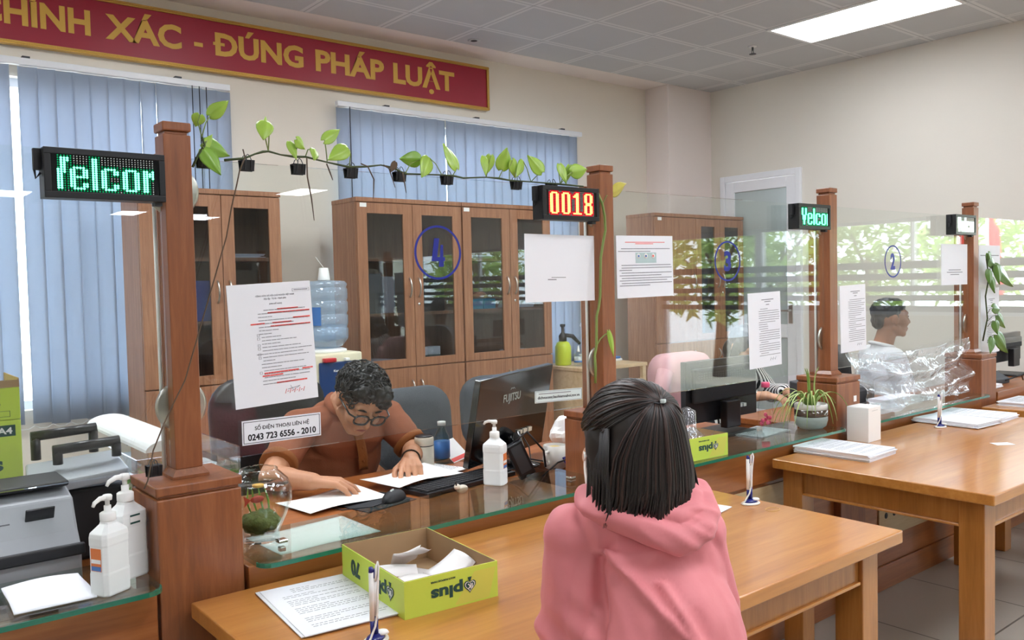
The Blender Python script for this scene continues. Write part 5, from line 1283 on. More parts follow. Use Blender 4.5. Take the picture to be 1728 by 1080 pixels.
for zz in (.14, .25):
    for i in range(n + 1): q = -3.0 + .75 * i / n; vs.append((.1355 * math.cos(q), .1355 * math.sin(q), zz))
b.add(vs, [(i, i + 1, n + 2 + i, n + 1 + i) for i in range(n)], None, True); b.build('jug_label', 'sblue', t)
t = thing('paper_cup', 'white paper cup upside down on top of the water jug', 'cup', (2.385, 4.72, 1.471)); MB().lathe([(.035, 0), (.037, .003), (.027, .075), (.001, .076)], n=24).build('cup_wall', 'white', t); MB().tube([(.0, 0, .0762), (-.05, 0, .14)], .002, 6).build('straw', 'white', t)
# pine side table and what stands on it
t = thing('side_table', 'pale pine side table between the cupboards under the blind', 'table', (4.985, 5.07, 0))
MB().box(-.36, -.28, .722, .36, .28, .75).build('tabletop', 'pine', t, bevel=.003); MB().box(-.35, -.27, 0, -.325, .27, .7215).build('side_panel', 'pine', t); MB().box(.31, -.275, 0, .345, -.24, .7215).build('leg', 'pine', t); MB().box(.31, .24, 0, .345, .275, .7215).build('leg', 'pine', t)
MB().box(-.3245, -.268, .56, .3095, -.25, .62).build('rail', 'pine', t); MB().box(-.3245, .24, .2, .3095, .26, .7215).build('back_panel', 'darkgrey', t)
MAT['spray'] = mat('spray_yellow_green', '#c9dc2e', .35)
t = thing('spray_bottle', 'yellow green pressure sprayer with black pump head', 'sprayer', (4.735, 5.16, .7505))
MB().lathe([(.001, 0), (.062, 0), (.066, .01), (.066, .15), (.05, .185), (.03, .195)], n=32).build('tank', 'spray', t)
h = MB().lathe([(.032, .1952), (.034, .24), (.02, .26), (.012, .27), (.012, .31), (.022, .318), (.022, .335), (.001, .337)], n=20); h.tube([(.02, -.01, .245), (.07, -.04, .235), (.125, -.07, .17)], [.016, .018, .012], 10); h.build('pump_head', 'black', t)
t = thing('gel_bottle', 'small clear gel bottle with blue label before the sprayer', 'bottle', (4.755, 5.00, .7505))
MB().lathe([(.001, 0), (.034, 0), (.036, .005), (.036, .09), (.014, .115)], n=24).build('bottle_body', 'bowl', t); MB().lathe([(.0366, .03), (.0366, .075)], n=24).build('label_sticker', 'ledoff', t); MB().lathe([(.0369, .03), (.0369, .045)], n=24).build('label_band', 'sblue', t); MB().lathe([(.014, .1152), (.012, .125), (.004, .165), (.001, .166)], n=16).build('nozzle', 'white', t)
t = thing('plastic_bowl', 'small white plastic tub on the pine table', 'tub', (4.86, 5.02, .7505)); MB().lathe([(.001, 0), (.038, 0), (.052, .085), (.049, .085), (.036, .004), (.001, .004)], n=28).build('tub_wall', 'white', t); MB().lathe([(.053, .078), (.055, .082), (.053, .087)], n=28).build('rim', 'white', t)
t = thing('plastic_container', 'clear plastic canister on the pine table, left of the middle post', 'canister', (4.96, 5.02, .7505)); MB().lathe([(.001, 0), (.05, 0), (.052, .15), (.05, .15), (.048, .004), (.001, .004)], n=28).build('canister_wall', 'clearfilm', t)
t = thing('storage_bin', 'tall white lidded bin on the pine table behind the canister', 'bin', (5.08, 5.18, .7505)); MB().lathe([(.001, 0), (.085, 0), (.09, .30)], n=32).build('bin_body', 'white', t); MB().lathe([(.096, .3002), (.098, .31), (.09, .335), (.001, .337)], n=32).build('lid', 'white', t)
t = thing('cloth_pile', 'small blue and white folded cloth on the right of the pine table', 'cloth', (5.24, 5.10, .7505)); MB().box(-.07, -.06, 0, .07, .06, .02).build('white_fold', 'paper2', t, bevel=.006); MB().box(-.06, -.05, .0205, .06, .05, .04).build('blue_fold', 'sblue', t, bevel=.006)
# inside the cupboards
def inb(name, lab, cat, x0, x1, z, h, d, mm, y=5.06, group=None, extra=None):
    t = thing(name, lab, cat, ((x0 + x1) / 2, y, z), 0, group); MB().box(-(x1 - x0) / 2, 0, 0, (x1 - x0) / 2, d, h).build('body', mm, t, bevel=.003)
    if extra: MB().box(-(x1 - x0) / 2 + .01, -.001, h * .35, (x1 - x0) / 2 - .01, -.0003, h * .75).build('label_patch', extra, t)
    return t
MAT['binder'] = mat('binder_blue', '#2a49a8', .5); MAT['cyan'] = mat('tissue_blue', '#2b9fc0', .5); MAT['orange'] = mat('orange_cloth', '#d98a5e', .7, var=.2, vscale=30)
inb('file_binder', 'blue file binder on the middle shelf of the cupboard behind the nearest post', 'binder', 1.52, 1.60, 1.2442, .25, .24, 'binder', group='binders in the cupboards')
inb('file_binder', 'blue file binder at the bottom of the cupboard behind the nearest post', 'binder', 1.55, 1.66, .8785, .26, .24, 'binder', group='binders in the cupboards')
inb('file_binder', 'second blue binder right of the nearest post in the same cupboard', 'binder', 1.70, 1.82, 1.2442, .24, .24, 'binder', group='binders in the cupboards')
t = inb('medicine_box', 'white and pale blue box on the shelf of the cupboard above the form poster', 'box', 2.03, 2.14, 1.2442, .18, .12, 'ledoff', extra='pale')
stack('paper_stack', 'curled papers on the upper shelf of the cupboard above the form poster', 2.04, 5.17, .22, .2, .1, z0=1.6205, n=4, th=.006, jit=.012, seed=15, group='paper stacks in the cupboards', printed=False)
for i, x in enumerate((3.32, 3.43)):
    t = thing('tissue_roll', ('left', 'right')[i] + ' white roll with green band at the bottom of the second cupboard', 'roll', (x, 5.12, .8785), 0, 'white rolls in the cupboard'); MB().lathe([(.001, 0), (.052, 0), (.052, .11), (.001, .11)], n=26).build('roll', 'white', t); MB().lathe([(.0525, .03), (.0525, .055)], n=26).build('band', 'dkgreen', t)
stack('paper_stack', 'papers lying at the bottom left of the second cupboard', 2.99, 5.19, .2, .2, .3, z0=.8785, n=5, th=.008, jit=.015, seed=16, group='paper stacks in the cupboards', printed=False)
inb('file_binder', 'black binders row seen through the left door of the second cupboard', 'binder', 2.86, 2.98, 1.2442, .27, .22, 'darkgrey', group='binders in the cupboards')
inb('file_binder', 'grey binder beside the black one in the second cupboard', 'binder', 2.99, 3.09, 1.2442, .25, .22, 'grey', group='binders in the cupboards')
inb('file_binder', 'dark tall binder behind the number 4 in the second cupboard', 'binder', 3.30, 3.50, 1.2442, .24, .22, 'black', group='binders in the cupboards')
inb('tissue_box', 'left blue tissue box in the third cupboard', 'box', 3.725, 3.845, 1.2442, .075, .12, 'cyan', group='blue boxes in the third cupboard', extra='sblue')
inb('tissue_box', 'right blue tissue box in the third cupboard', 'box', 3.85, 3.965, 1.2442, .075, .12, 'cyan', group='blue boxes in the third cupboard', extra='sblue')
t = thing('cloth_pile', 'crumpled orange cloth on top of the blue boxes in the third cupboard', 'cloth', (3.85, 5.12, 1.3195)); m_ = MB(); m_.ell((0, 0, .022), (.075, .045, .03), 18, 10)
for p in m_.v: p += Vector((0, 0, .012)) * noise.noise(p * 60)
for p in m_.v: p.z = max(p.z, .0005)
m_.build('cloth', 'orange', t)
stack('paper_stack', 'pale papers on the upper shelf of the third cupboard', 3.85, 5.17, .22, .2, .0, z0=1.6205, n=4, th=.006, jit=.012, seed=17, group='paper stacks in the cupboards', printed=False)
stack('paper_stack', 'stack of white papers on the middle shelf at the right of the third cupboard', 4.26, 5.17, .2, .2, .0, z0=1.2442, n=6, th=.009, jit=.012, seed=18, group='paper stacks in the cupboards', printed=False)
stack('paper_stack', 'papers slumped at the bottom right of the third cupboard', 4.26, 5.17, .2, .2, .3, z0=.8785, n=5, th=.007, jit=.015, seed=19, group='paper stacks in the cupboards', printed=False)
inb('file_binder', 'dark binder in the glazed part of the cupboard nearest the office door', 'binder', 6.36, 6.50, 1.2442, .24, .22, 'darkgrey', group='binders in the cupboards')
inb('file_binder', 'grey binder at the bottom of the cupboard nearest the office door', 'binder', 6.36, 6.46, .8785, .26, .22, 'grey', group='binders in the cupboards')

# ------------------------------------------------------------------ office chairs
MAT['fabric'] = mat('grey_fabric', '#4d5156', .9, var=.25, vscale=120, bump=.3, bscale=300); MAT['leather'] = mat('black_leather', '#17181a', .4, bump=.15, bscale=80)
MAT['pinkj'] = mat('dusty_pink_cloth', '#c99a9c', .85, var=.05, vscale=6)
def rounded(mb, w_, h_, z0, y0, th, r=.09, tilt=0.):
    pts = []
    for cx, cz, a0 in ((w_ / 2 - r, r, -PI / 2), (w_ / 2 - r, h_ - r, 0), (-w_ / 2 + r, h_ - r, PI / 2), (-w_ / 2 + r, r, PI)):
        for i in range(6): a = a0 + i * PI / 10; pts.append((cx + r * math.cos(a), cz + r * math.sin(a)))
    k = len(pts); f = lambda x, z, y: (x, y0 + y + .25 * x * x + tilt * z, z0 + z)
    cx = sum(p[0] for p in pts) / k; cz = sum(p[1] for p in pts) / k
    rings = [(1, 0), (1, th * .5), (.97, th), (.6, th * 1.15), (0.02, th * 1.18)]
    rings = [(.02, -.18 * th), (.6, -.15 * th), (.97, 0)] + rings[1:]
    vs = []; fs = []
    for s, y in rings: vs += [f(cx + (x - cx) * s, cz + (z - cz) * s, y) for x, z in pts]
    for i in range(len(rings) - 1):
        for j in range(k): fs.append((i * k + j, i * k + (j + 1) % k, (i + 1) * k + (j + 1) % k, (i + 1) * k + j))
    fs += [tuple(range(k))[::-1], tuple(range(len(vs) - k, len(vs)))]
    return mb.add(vs, fs, None, True)
def office_chair(x, y, rz, lab, mm, bw, bh, zb, group='office chairs behind the counter', arms=True):
    t = thing('office_chair', lab, 'chair', (x, y, 0), rz, group)
    rounded(MB(), bw, bh, zb, .20, .06, min(.12, bh * .3), .08).build('backrest', mm, t)
    s = MB(); s.ell((0, -.02, .455), (.235, .23, .045), 28, 10); s.build('seat', mm, t)
    MB().tube([(0, .10, .40), (0, .26, .42), (0, .275, zb + .12)], [.02, .02, .02], 8).build('back_support', 'black', t)
    MB().cyl((0, 0, .09), (0, 0, .412), .025, n=14).build('gas_column', 'black', t)
    b = MB()
    for k in range(5):
        a = 2 * PI * k / 5; b.tube([(0, 0, .09), (.28 * math.cos(a), .28 * math.sin(a), .065)], [.022, .014], 8)
    b.build('star_base', 'black', t)
    for k in range(5):
        a = 2 * PI * k / 5; MB().cyl((.28 * math.cos(a) - .012 * math.sin(a), .28 * math.sin(a) + .012 * math.cos(a), .028), (.28 * math.cos(a) + .012 * math.sin(a), .28 * math.sin(a) - .012 * math.cos(a), .028), .027, n=14).build('castor', 'black', t)
    if arms:
        for s_ in (-1, 1):
            MB().tube([(s_ * .22, .02, .44), (s_ * .27, .02, .50), (s_ * .275, .02, .63)], .014, 8).build('arm_post', 'black', t); MB().box(s_ * .275 - .03, -.11, .631, s_ * .275 + .03, .13, .655).build('armrest', 'black', t, bevel=.01)
    return t
office_chair(2.20, 3.22, 0, 'empty dark grey fabric office chair right of the man in brown', 'fabric', .43, .40, .54, arms=False)
office_chair(2.83, 3.42, -.15, 'empty dark grey fabric office chair behind the black glossy monitor', 'fabric', .43, .40, .53, arms=False)
office_chair(1.42, 2.99, .1, 'black leather office chair of the man in the brown polo shirt', 'leather', .50, .58, .50)
t = office_chair(4.13, 3.14, 0, 'office chair draped with a dusty pink jacket left of the black monitor', 'fabric', .42, .42, .52, arms=False)
t = thing('draped_jacket', 'dusty pink jacket hung over the chair left of the black monitor', 'jacket', (4.13, 3.35, .48))
j = MB(); rounded(j, .48, .47, .03, -.03, .135, .13, .08); j.build('jacket_back', 'pinkj', t)
for s_ in (-1, 1): MB().tube([(s_ * .20, .03, .40), (s_ * .262, .02, .28), (s_ * .262, .0, .08)], [.05, .045, .04], 12).build('sleeve', 'pinkj', t)

# ------------------------------------------------------------------ people
MAT['skin'] = mat('skin_tan', '#c08a68', .5, var=.06, vscale=14, bump=.05, bscale=220); MAT['skin2'] = mat('skin_light', '#c99878', .5, var=.05, vscale=14)
MAT['skin3'] = mat('skin_brown', '#a97659', .5, var=.05, vscale=14)
MAT['hairb'] = mat('black_hair', '#131110', .38, var=.3, vscale=60, spec=.6); MAT['hairw'] = mat('brown_black_hair', '#1a1210', .45, var=.45, vscale=30, spec=.5)
MAT['hairw2'] = mat('brown_hair_strand', '#3a2620', .4, spec=.5)
MAT['polo'] = mat('brown_polo', '#935335', .85, var=.06, vscale=10, bump=.25, bscale=400); MAT['polo2'] = mat('polo_cuff', '#8a5020', .85, bump=.25, bscale=300)
MAT['jacketp'] = mat('pink_jacket', '#da7f85', .62, var=.04, vscale=4, bump=.30, bscale=11, sheen=.1)
MAT['jacketi'] = mat('pink_hood_inside', '#d57a80', .65)
MAT['trouser'] = mat('dark_trousers', '#23252c', .85); MAT['shirtw'] = mat('white_shirt', '#e9ebef', .8); MAT['lip'] = mat('lips', '#a8625a', .45); MAT['eyew'] = mat('eye_white', '#e8e4de', .25); MAT['mask'] = mat('white_mask', '#f3f1ee', .8)
def stripes(name):
    m, n, l, b = base_mat(name); tc = n.new('ShaderNodeTexCoord'); wv = n.new('ShaderNodeTexWave'); wv.inputs['Scale'].default_value = 21; wv.inputs['Distortion'].default_value = .6
    wv.bands_direction = 'X'; l.new(tc.outputs['Object'], wv.inputs['Vector']); cr = n.new('ShaderNodeValToRGB'); cr.color_ramp.interpolation = 'CONSTANT'
    cr.color_ramp.elements[0].color = lin('#17181c'); cr.color_ramp.elements[1].position = .48; cr.color_ramp.elements[1].color = lin('#e9e9e6')
    l.new(wv.outputs['Fac'], cr.inputs['Fac']); l.new(cr.outputs['Color'], b.inputs['Base Color']); b.inputs['Roughness'].default_value = .85; return m
MAT['stripe'] = stripes('striped_shirt')

class Blob:
    """closed overlapping volumes, fused into one continuous skin by a voxel remesh"""
    def __init__(s): s.mb = MB()
    def cap(s, a, b, ra, rb=None, n=14):
        rb = ra if rb is None else rb; a, b = Vector(a), Vector(b); d = (b - a); L = d.length
        if L < 1e-6: s.mb.ell(a, ra); return s
        pts = []; rs = []
        t = d / L
        for q in (90, 68, 45, 22): pts.append(a - t * ra * math.sin(math.radians(q))); rs.append(max(.0004, ra * math.cos(math.radians(q))))
        pts.append(a); rs.append(ra); pts.append(b); rs.append(rb)
        for q in (22, 45, 68, 90): pts.append(b + t * rb * math.sin(math.radians(q))); rs.append(max(.0004, rb * math.cos(math.radians(q))))
        s.mb.tube(pts, rs, n); return s
    def chain(s, pts, rs):
        for i in range(len(pts) - 1): s.cap(pts[i], pts[i + 1], rs[i], rs[i + 1])
        return s
    def ell(s, c, r, R=None):
        M = Matrix.Translation(Vector(c)) @ (R.to_4x4() if R else Matrix.Identity(4)); s.mb.ell((0, 0, 0), r, 22, 14, M); return s
    def build(s, name, m, parent, origin, voxel=.006, smooth=4, disp=None, loc=None):
        me = bpy.data.meshes.new(name); me.from_pydata([tuple(p) for p in s.mb.v], [], s.mb.f)
        bm = bmesh.new(); bm.from_mesh(me); bmesh.ops.recalc_face_normals(bm, faces=bm.faces); bm.to_mesh(me); bm.free()
        o = bpy.data.objects.new(name, me); COL.objects.link(o)
        a = o.modifiers.new('r', 'REMESH'); a.mode = 'VOXEL'; a.voxel_size = voxel; a.use_smooth_shade = True
        b = o.modifiers.new('s', 'SMOOTH'); b.factor = .5; b.iterations = smooth
        bpy.context.view_layer.update(); dg = bpy.context.evaluated_depsgraph_get()
        me2 = bpy.data.meshes.new_from_object(o.evaluated_get(dg)); bpy.data.objects.remove(o); bpy.data.meshes.remove(me)
        if disp:
            ns = [v.normal.copy() for v in me2.vertices]
            for v, q in zip(me2.vertices, ns): v.co += q * disp(v.co, q)
        O = Vector(origin)
        for v in me2.vertices: v.co -= O
        me2.name = name; me2.materials.append(MAT[m] if isinstance(m, str) else m)
        me2.polygons.foreach_set('use_smooth', [True] * len(me2.polygons))
        o = bpy.data.objects.new(name, me2); COL.objects.link(o); o.parent = parent
        return o
def frame(f, right):
    f = Vector(f).normalized(); r = Vector(right); r = (r - r.dot(f) * f).normalized(); u = r.cross(f)
    if u.z < 0 and abs(u.z) > .05: u = -u
    return Matrix((r, f, u)).transposed()          # columns: right, forward, up
def head(B, c, R, k=1.0, neck=None):
    c = Vector(c); P = lambda x, y, z: c + R @ (Vector((x, y, z)) * k)
    B.ell(P(0, -.012, .018), (.075 * k, .094 * k, .084 * k), R); B.ell(P(0, .026, -.045), (.058 * k, .060 * k, .066 * k), R)
    B.ell(P(0, .058, -.096), (.026 * k, .020 * k, .018 * k), R)
    B.cap(P(0, .084, .008), P(0, .100, -.034), .0075 * k, .0115 * k); B.cap(P(-.010, .090, -.036), P(.010, .090, -.036), .0085 * k)
    B.cap(P(-.042, .066, .021), P(.042, .066, .021), .014 * k)
    for s in (-1, 1):
        B.ell(P(s * .040, .052, -.032), (.026 * k, .028 * k, .028 * k), R); B.cap(P(s * .052, .0, -.06), P(s * .02, .052, -.098), .022 * k, .018 * k)
        B.ell(P(s * .077, -.012, -.012), (.010 * k, .020 * k, .031 * k), R); B.ell(P(s * .083, -.016, .004), (.008 * k, .016 * k, .016 * k), R)
        B.ell(P(s * .031, .072, .0), (.014 * k, .010 * k, .009 * k), R)
    B.cap(P(-.020, .078, -.066), P(.020, .078, -.066), .0068 * k); B.cap(P(-.016, .078, -.076), P(.016, .078, -.076), .0075 * k)
    if neck: B.cap(P(0, -.022, -.06), neck, .052 * k, .056 * k)
    return P
def hand(B, W, fw, th, curl=(.5, .5, .5, .5), lift=0., k=1.0, up=(0, 0, 1), thumb_curl=.3):
    W = Vector(W); fw = Vector(fw).normalized(); th = Vector(th); th = (th - th.dot(fw) * fw).normalized(); up = fw.cross(th); up = up if up.z > 0 else -up
    ks = []
    for i, (o, L) in enumerate(((.030, .078), (.010, .083), (-.010, .081), (-.028, .074))):
        p = W + (fw * L + th * o + up * (.006 - .003 * abs(i - 1))) * k; ks.append(p); B.cap(W + th * o * .5 * k, p, .0165 * k, .0105 * k)
    B.cap(W - fw * .02 * k, W + fw * .02 * k, .022 * k, .020 * k)
    tips = []
    for i, p in enumerate(ks):
        L = (.040, .045, .042, .033)[i] * k; a = curl[i] * .55 + .12; q = p; ang = a
        sp = th * (.10 - .075 * i)
        for j, r_ in enumerate((.0092, .0084, .0076)):
            d = ((fw + sp).normalized() * math.cos(ang) - up * math.sin(ang)); nx = q + d * L * (1, .66, .52)[j]
            B.cap(q, nx, r_ * k, (r_ - .0008) * k); q = nx; ang += curl[i] * (.75, .55, .2)[j]
        tips.append(q)
    b0 = W + (fw * .022 + th * .026 - up * .004) * k; b1 = b0 + (fw * .032 + th * .024 - up * .008) * k; b2 = b1 + (fw * .030 + th * (.010 - .012 * thumb_curl) - up * .008) * k
    b3 = b2 + (fw * .024 + th * -.006 * thumb_curl - up * .004) * k
    B.cap(W + th * .008 * k, b0, .018 * k, .0145 * k).cap(b0, b1, .0135 * k, .0108 * k).cap(b1, b2, .0105 * k, .0092 * k).cap(b2, b3, .0092 * k, .0078 * k)
    return tips
def wrinkle(sc, amp, seed=0, stretch=(1, 1, 1)):
    def f(p, q):
        v = Vector((p.x * stretch[0], p.y * stretch[1], p.z * stretch[2])) * sc + Vector((seed, 0, 0))
        return amp * (1 - 2 * abs(noise.noise(v))) * .6 + amp * .5 * noise.noise(v * 2.1)
    return f

# ---------------------------- the man in the brown polo shirt
O = Vector((1.53, 2.97, 0))
man = thing('person', 'man in a brown polo shirt and glasses reading papers at the desk', 'person', O)
HC = Vector((1.503, 2.715, 1.018)); HR = frame((-.10, -.80, -.60), (1, -.12, -.24)); NB = Vector((1.525, 2.885, .985))
B = Blob(); P = head(B, HC, HR, 1.0, NB)
sh = {-1: Vector((1.345, 2.895, .915)), 1: Vector((1.712, 2.895, .915))}
el = {-1: Vector((1.150, 2.70, .795)), 1: Vector((1.752, 2.765, .800))}
wr = {-1: Vector((1.232, 2.560, .792)), 1: Vector((1.622, 2.585, .800))}
B.ell((1.527, 2.945, .80), (.165, .105, .20)); B.ell((1.527, 2.99, .60), (.165, .125, .15)); B.cap(sh[-1], sh[1], .058); B.cap(NB, (1.527, 2.92, .90), .06, .11)
for s in (-1, 1):
    B.chain([sh[s], el[s], wr[s]], [.052, .043, .029]); B.cap(el[s] + (wr[s] - el[s]) * .15, el[s] + (wr[s] - el[s]) * .45, .043, .040)
    hp = Vector((1.527 + s * .09, 2.97, .54)); kn = Vector((1.527 + s * .14, 2.58, .53)); an = Vector((1.527 + s * .12, 2.62, .09))
    B.chain([hp, kn, an], [.085, .06, .04]); B.cap(an, an + Vector((0, -.14, -.045)), .036, .03)
t1 = hand(B, wr[-1], (.80, -.56, -.10), (.56, .80, 0), (.60, .52, .50, .58), k=1.06)
t2 = hand(B, wr[1], (-.50, -.84, -.10), (-.84, .50, 0), (.30, .85, 1.05, 1.15), k=1.08, thumb_curl=.5)
body = B.build('body', 'skin', man, O, .0036, 2)
S_ = Blob()
S_.ell((1.527, 2.945, .80), (.178, .118, .21)); S_.ell((1.527, 2.99, .63), (.180, .138, .16)); S_.cap(sh[-1] + Vector((0, 0, .004)), sh[1] + Vector((0, 0, .004)), .066)
S_.cap(NB - Vector((0, -.02, .05)), (1.527, 2.92, .90), .075, .122); S_.ell((1.527, 2.87, .86), (.15, .075, .09))
for s in (-1, 1):
    e = sh[s] + (el[s] - sh[s]) * .62; S_.chain([sh[s], e], [.070, .062])
def pf(p, q):
    return .0055 * (1 - 2 * abs(noise.noise(Vector((p.x * 5, p.y * 5, p.z * 13))))) - .003
S_.build('polo_shirt', 'polo', man, O, .006, 3, pf)
for s in (-1, 1):
    d = (el[s] - sh[s]).normalized(); e = sh[s] + (el[s] - sh[s]) * .62 + d * .045
    c = MB(); c.tube([p - O for p in (e - d * .020, e - d * .018, e + d * .006, e + d * .008)], [.0625, .0662, .0652, .0610], 28); c.build('sleeve_cuff', 'polo2', man, smooth=True)
co = MB(); pts = []
NF = NB + Vector((0, -.012, -.012))
for i in range(19):
    a = math.radians(-250 + i * (320 / 18.)); 
    pts.append(NF + Vector((.066 * math.cos(a), .062 * math.sin(a), .012 + .034 * math.sin(a))))
co.tube([p - O for p in pts], .015, 10, flat=.9); co.build('collar', 'polo', man)
pl = MB(); pl.sheet(lambda u, v: (-.018 + .036 * u + .02 * (1 - v), -.176 - .012 * math.sin(PI * v) , .745 + .14 * v), 4, 8, .004); pl.build('placket', 'polo2', man)
for k in range(2): MB().lathe([(.005, 0), (.005, .002), (.001, .0025)], n=12, M=Matrix.Translation((.012, -.187, .78 + .05 * k)) @ Matrix.Rotation(PI / 2, 4, 'X')).build('button', 'polo2', man)
T_ = Blob()
for s in (-1, 1):
    hp = Vector((1.527 + s * .09, 2.99, .54)); kn = Vector((1.527 + s * .14, 2.58, .53)); an = Vector((1.527 + s * .12, 2.62, .12)); T_.chain([hp, kn, an], [.105, .075, .058])
T_.ell((1.527, 3.01, .55), (.19, .14, .10)); T_.build('trousers', 'trouser', man, O, .01, 2)
# hair
Hh = Blob(); Hh.ell(P(0, -.022, .040), (.086, .098, .080), HR); Hh.ell(P(.02, .048, .072), (.060, .038, .034), HR); Hh.ell(P(-.03, .040, .070), (.045, .036, .034), HR); Hh.ell(P(.045, .070, .048), (.03, .018, .022), HR)
Hh.ell(P(0, -.075, -.01), (.068, .040, .060), HR)
for s in (-1, 1): Hh.cap(P(s * .070, -.004, .030), P(s * .074, -.004, -.004), .014, .008)
hair = Hh.build('hair', 'hairb', man, O, .005, 2, lambda p, q: .007 * noise.noise(p * 55) + .005 * noise.noise(p * 120))
R = random.Random(3); cu = MB()
for i in range(330):
    a, b_ = R.uniform(0, 2 * PI), R.uniform(-.35, 1.0); c_ = math.sqrt(max(0, 1 - b_ * b_)); x, y, z_ = .087 * c_ * math.cos(a), -.022 + .099 * c_ * math.sin(a), .040 + .081 * b_
    if y > .055 and z_ < .06: continue
    p0 = P(x, y, z_); n0 = (p0 - P(0, -.022, .03)).normalized(); tn = n0.cross(Vector((R.uniform(-1, 1), R.uniform(-1, 1), R.uniform(-1, 1)))).normalized(); bn = n0.cross(tn); r0 = R.uniform(.008, .016)
    cu.tube([p0 - O + n0 * (.004 + .007 * math.sin(q * .9)) + tn * r0 * math.cos(q) + bn * r0 * math.sin(q) for q in [0, .7, 1.4, 2.1, 2.8, 3.5]], [.0022, .003, .003, .0028, .002, .0008], 5)
cu.build('curls', 'hairb', hair)
# face details
for s in (-1, 1):
    MB().tube([P(s * .018, .086, .018) - O, P(s * .033, .086, .024) - O, P(s * .05, .074, .018) - O], [.003, .0042, .0022], 6).build('eyebrow', 'hairb', man)
    MB().tube([P(s * .019, .0815, -.003) - O, P(s * .031, .0835, -.0065) - O, P(s * .044, .077, -.003) - O], .0015, 6).build('eyelash', 'hairb', man)
MB().tube([P(-.019, .083, -.070) - O, P(0, .0865, -.0695) - O, P(.019, .083, -.070) - O], [.002, .0045, .002], 8).build('lips', 'lip', man)
g = thing('glasses', 'thick dark framed glasses worn by the man in brown', 'glasses', HC)
for s in (-1, 1):
    lp = []
    for i in range(25):
        a = 2 * PI * i / 24; ca, sa = math.cos(a), math.sin(a); x = .0265 * math.copysign(abs(ca) ** .7, ca); z_ = .020 * math.copysign(abs(sa) ** .75, sa)
        lp.append(P(s * .034 + x, .104 - .12 * (s * .034 + x) ** 2 * 10, -.006 + z_) - HC)
    MB().tube(lp, .0036, 8).build('rim', 'gloss_black', g)
    MB().add(lp[:-1], [tuple(range(24))]).add([p + HR @ Vector((0, -.001, 0)) for p in lp[:-1]], [tuple(range(23, -1, -1))]).build('lens', 'bowl', g)
    MB().tube([P(s * .061, .099, .004) - HC, P(s * .080, .085, .006) - HC, P(s * .086, .0, .004) - HC, P(s * .084, -.022, -.008) - HC], .0033, 8).build('temple_arm', 'gloss_black', g)
MB().tube([P(-.009, .104, .0) - HC, P(0, .107, .003) - HC, P(.009, .104, .0) - HC], .0026, 8).build('bridge', 'gloss_black', g)
wv = wr[1] + (el[1] - wr[1]) * .10; d = (el[1] - wr[1]).normalized(); s1 = d.orthogonal().normalized(); s2 = d.cross(s1)
t = thing('bracelet', 'dark thin cord bracelet on the left wrist of the man in brown', 'bracelet', wv); MB().tube([(s1 * math.cos(a * PI / 12) + s2 * math.sin(a * PI / 12)) * .0335 for a in range(25)], .003, 8).build('cord', 'soil', t)

# ---------------------------- the woman in the pink jacket
O = Vector((1.07, .985, 0))
wom = thing('person', 'seated woman in a pink hooded jacket with dark hair, seen from behind', 'person', O)
f = Vector((.56, .83, 0)).normalized(); r = Vector((f.y, -f.x, 0)); Z = Vector((0, 0, 1))
C0 = Vector((1.10, 1.018, 0))
Q = lambda a, b, z: C0 + r * a + f * b + Z * z
HCw = Q(-.010, .012, 1.143); HRw = frame(f * 1.0 + Z * -.10 - r * .38, r + f * .38); NBw = Q(-.005, .005, 1.03)
B = Blob(); Pw = head(B, HCw, HRw, .95, NBw)
shw = {-1: Q(-.108, .0, .985), 1: Q(.110, .0, .985)}; elw = {-1: Q(-.129, .02, .795), 1: Q(.140, .02, .795)}; wrw = {-1: Q(-.01, .165, .785), 1: Q(.10, .17, .785)}
B.ell(Q(.025, .01, .87), (.085, .065, .15), frame(f, r)); B.ell(Q(.03, -.045, .62), (.125, .100, .18), frame(f, r)); B.cap(shw[-1], shw[1], .036); B.cap(NBw, Q(0, 0, .95), .05, .08)
for s in (-1, 1):
    B.chain([shw[s], elw[s], wrw[s]], [.032, .030, .024]); hp = Q(s * .085, -.06, .50); kn = Q(s * .12, .30, .50); an = Q(s * .11, .30, .08)
    B.chain([hp, kn, an], [.085, .058, .038]); B.cap(an, an + f * .13 - Z * .04, .034, .028)
    hand(B, wrw[s], f * .6 - r * s * .5 - Z * .12, -r * s, (.5, .55, .6, .65), k=.9)
B.build('body', 'skin2', wom, O, .0055, 3)
J = Blob()
J.ell(Q(.022, -.012, .885), (.128, .098, .17), frame(f, r)); J.ell(Q(.040, -.05, .66), (.155, .130, .22), frame(f, r)); J.ell(Q(.030, -.045, .78), (.142, .112, .2), frame(f, r)); J.cap(Q(-.06, .01, .95), Q(-.07, .01, .74), .075, .085)
J.cap(shw[-1] + Z * -.004, shw[1] + Z * -.004, .052); J.cap(Q(-.06, -.02, 1.0), Q(.06, -.02, 1.0), .05); J.cap(NBw - Z * .035, Q(0, 0, .96), .062, .10)
for s in (-1, 1): J.chain([shw[s], elw[s], wrw[s]], [.048, .047, .034]); J.cap(shw[s] + (elw[s] - shw[s]) * .5, elw[s], .048, .049); J.cap(elw[s] + Z * .01, elw[s] - Z * .035 + f * .02, .050, .046)
